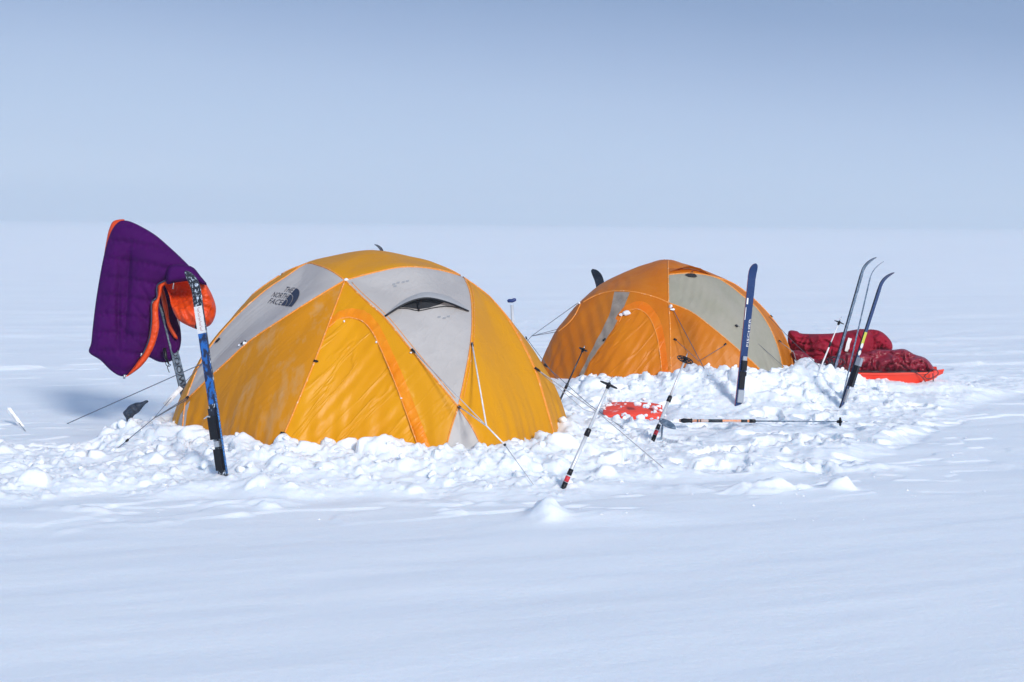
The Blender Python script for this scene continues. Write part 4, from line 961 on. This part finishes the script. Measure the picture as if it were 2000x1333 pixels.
# ------------------------------------------------------------------ haze
hz=MB(); hz.box(Vector((0,0,19)),Vector((2500,0,0)),Vector((0,2500,0)),Vector((0,0,21)))
hm=bpy.data.materials.new('haze'); hm.use_nodes=True; nt=hm.node_tree; nt.nodes.remove(nt.nodes['Principled BSDF'])
pv=nt.nodes.new('ShaderNodeVolumePrincipled'); pv.inputs['Color'].default_value=(.88,.94,.97,1); pv.inputs['Density'].default_value=.0012; pv.inputs['Anisotropy'].default_value=.2
nt.links.new(pv.outputs[0],nt.nodes['Material Output'].inputs['Volume'])
HAZE=True
if HAZE:
    o=hz.build('haze',hm,smooth=False); tag(o,'thin pale haze over the snowfield','haze',kind='stuff')

# ------------------------------------------------------------------ light
SUN_EL,SUN_AZ=math.radians(24),math.radians(-65)     # azimuth of the sun from +X axis, anticlockwise
sd=Vector((math.cos(SUN_EL)*math.cos(SUN_AZ),math.cos(SUN_EL)*math.sin(SUN_AZ),math.sin(SUN_EL)))
l=bpy.data.lights.new('sun','SUN'); l.energy=3.15; l.angle=math.radians(10); l.color=(1,.965,.92)
lo=bpy.data.objects.new('sun',l); COL.objects.link(lo); lo.rotation_euler=(-sd).to_track_quat('-Z','Y').to_euler()
w=bpy.data.worlds.new('World'); SC.world=w; w.use_nodes=True; nt=w.node_tree; N=nt.nodes; L=nt.links
bg=N['Background']; bg.inputs['Strength'].default_value=.1
sky=N.new('ShaderNodeTexSky'); sky.sky_type='NISHITA'; sky.sun_disc=False; sky.sun_elevation=SUN_EL; sky.sun_rotation=math.atan2(sd.x,sd.y); sky.dust_density=2
tc=N.new('ShaderNodeTexCoord'); sx=N.new('ShaderNodeSeparateXYZ'); L.new(tc.outputs['Generated'],sx.inputs[0])
# a fog bank fills the lower sky: brighter and whiter towards the horizon, thicker at the left
nzn=N.new('ShaderNodeTexNoise'); nzn.inputs['Scale'].default_value=2.2; nzn.inputs['Detail'].default_value=3; L.new(tc.outputs['Generated'],nzn.inputs['Vector'])
ma=N.new('ShaderNodeMath'); ma.operation='MULTIPLY_ADD'; L.new(nzn.outputs['Fac'],ma.inputs[0]); ma.inputs[1].default_value=.045; L.new(sx.outputs['Z'],ma.inputs[2])
mb=N.new('ShaderNodeMath'); mb.operation='MULTIPLY_ADD'; L.new(sx.outputs['X'],mb.inputs[0]); mb.inputs[1].default_value=.085; L.new(ma.outputs[0],mb.inputs[2])
ms=N.new('ShaderNodeMath'); ms.operation='SUBTRACT'; L.new(mb.outputs[0],ms.inputs[0]); ms.inputs[1].default_value=.0225
rp=N.new('ShaderNodeValToRGB'); L.new(ms.outputs[0],rp.inputs['Fac']); e=rp.color_ramp.elements
e[0].position=0; e[0].color=(.545,.65,.815,1); e[1].position=1; e[1].color=(.28,.40,.64,1)
for p_,c_ in ((.020,(.475,.585,.785)),(.045,(.425,.54,.75)),(.075,(.37,.48,.70)),(.108,(.275,.38,.605)),(.14,(.19,.29,.505)),(.175,(.16,.255,.46)),(.26,(.20,.30,.51)),(.45,(.30,.40,.62))):
    x_=e.new(p_); x_.color=(c_[0]*.96,c_[1]*.975,c_[2]*.965,1)
vm=N.new('ShaderNodeVectorMath'); vm.operation='SCALE'; L.new(rp.outputs['Color'],vm.inputs[0]); vm.inputs['Scale'].default_value=10.4
mr=N.new('ShaderNodeMapRange'); L.new(sx.outputs['Z'],mr.inputs['Value']); mr.inputs['From Min'].default_value=.2; mr.inputs['From Max'].default_value=.8; mr.inputs['To Min'].default_value=0; mr.inputs['To Max'].default_value=.4
mx=N.new('ShaderNodeMix'); mx.data_type='RGBA'; L.new(mr.outputs[0],mx.inputs['Factor']); L.new(vm.outputs[0],mx.inputs['A']); L.new(sky.outputs[0],mx.inputs['B']); L.new(mx.outputs['Result'],bg.inputs['Color'])

# ------------------------------------------------------------------ camera object and render
cam=bpy.data.cameras.new('camera'); cam.sensor_width=36; cam.lens=FPX/2000*36; cam.clip_end=20000; cam.clip_start=.05
co_=bpy.data.objects.new('camera',cam); COL.objects.link(co_)
mw=Matrix((( RT.x,UP.x,-FW.x,CAM.x),(RT.y,UP.y,-FW.y,CAM.y),(RT.z,UP.z,-FW.z,CAM.z),(0,0,0,1))); co_.matrix_world=mw; SC.camera=co_
SC.view_settings.view_transform='Standard'; SC.view_settings.look='None'; SC.view_settings.exposure=.13; SC.view_settings.gamma=1
SC.render.engine='CYCLES'; SC.cycles.max_bounces=8; SC.cycles.diffuse_bounces=4; SC.cycles.volume_bounces=1
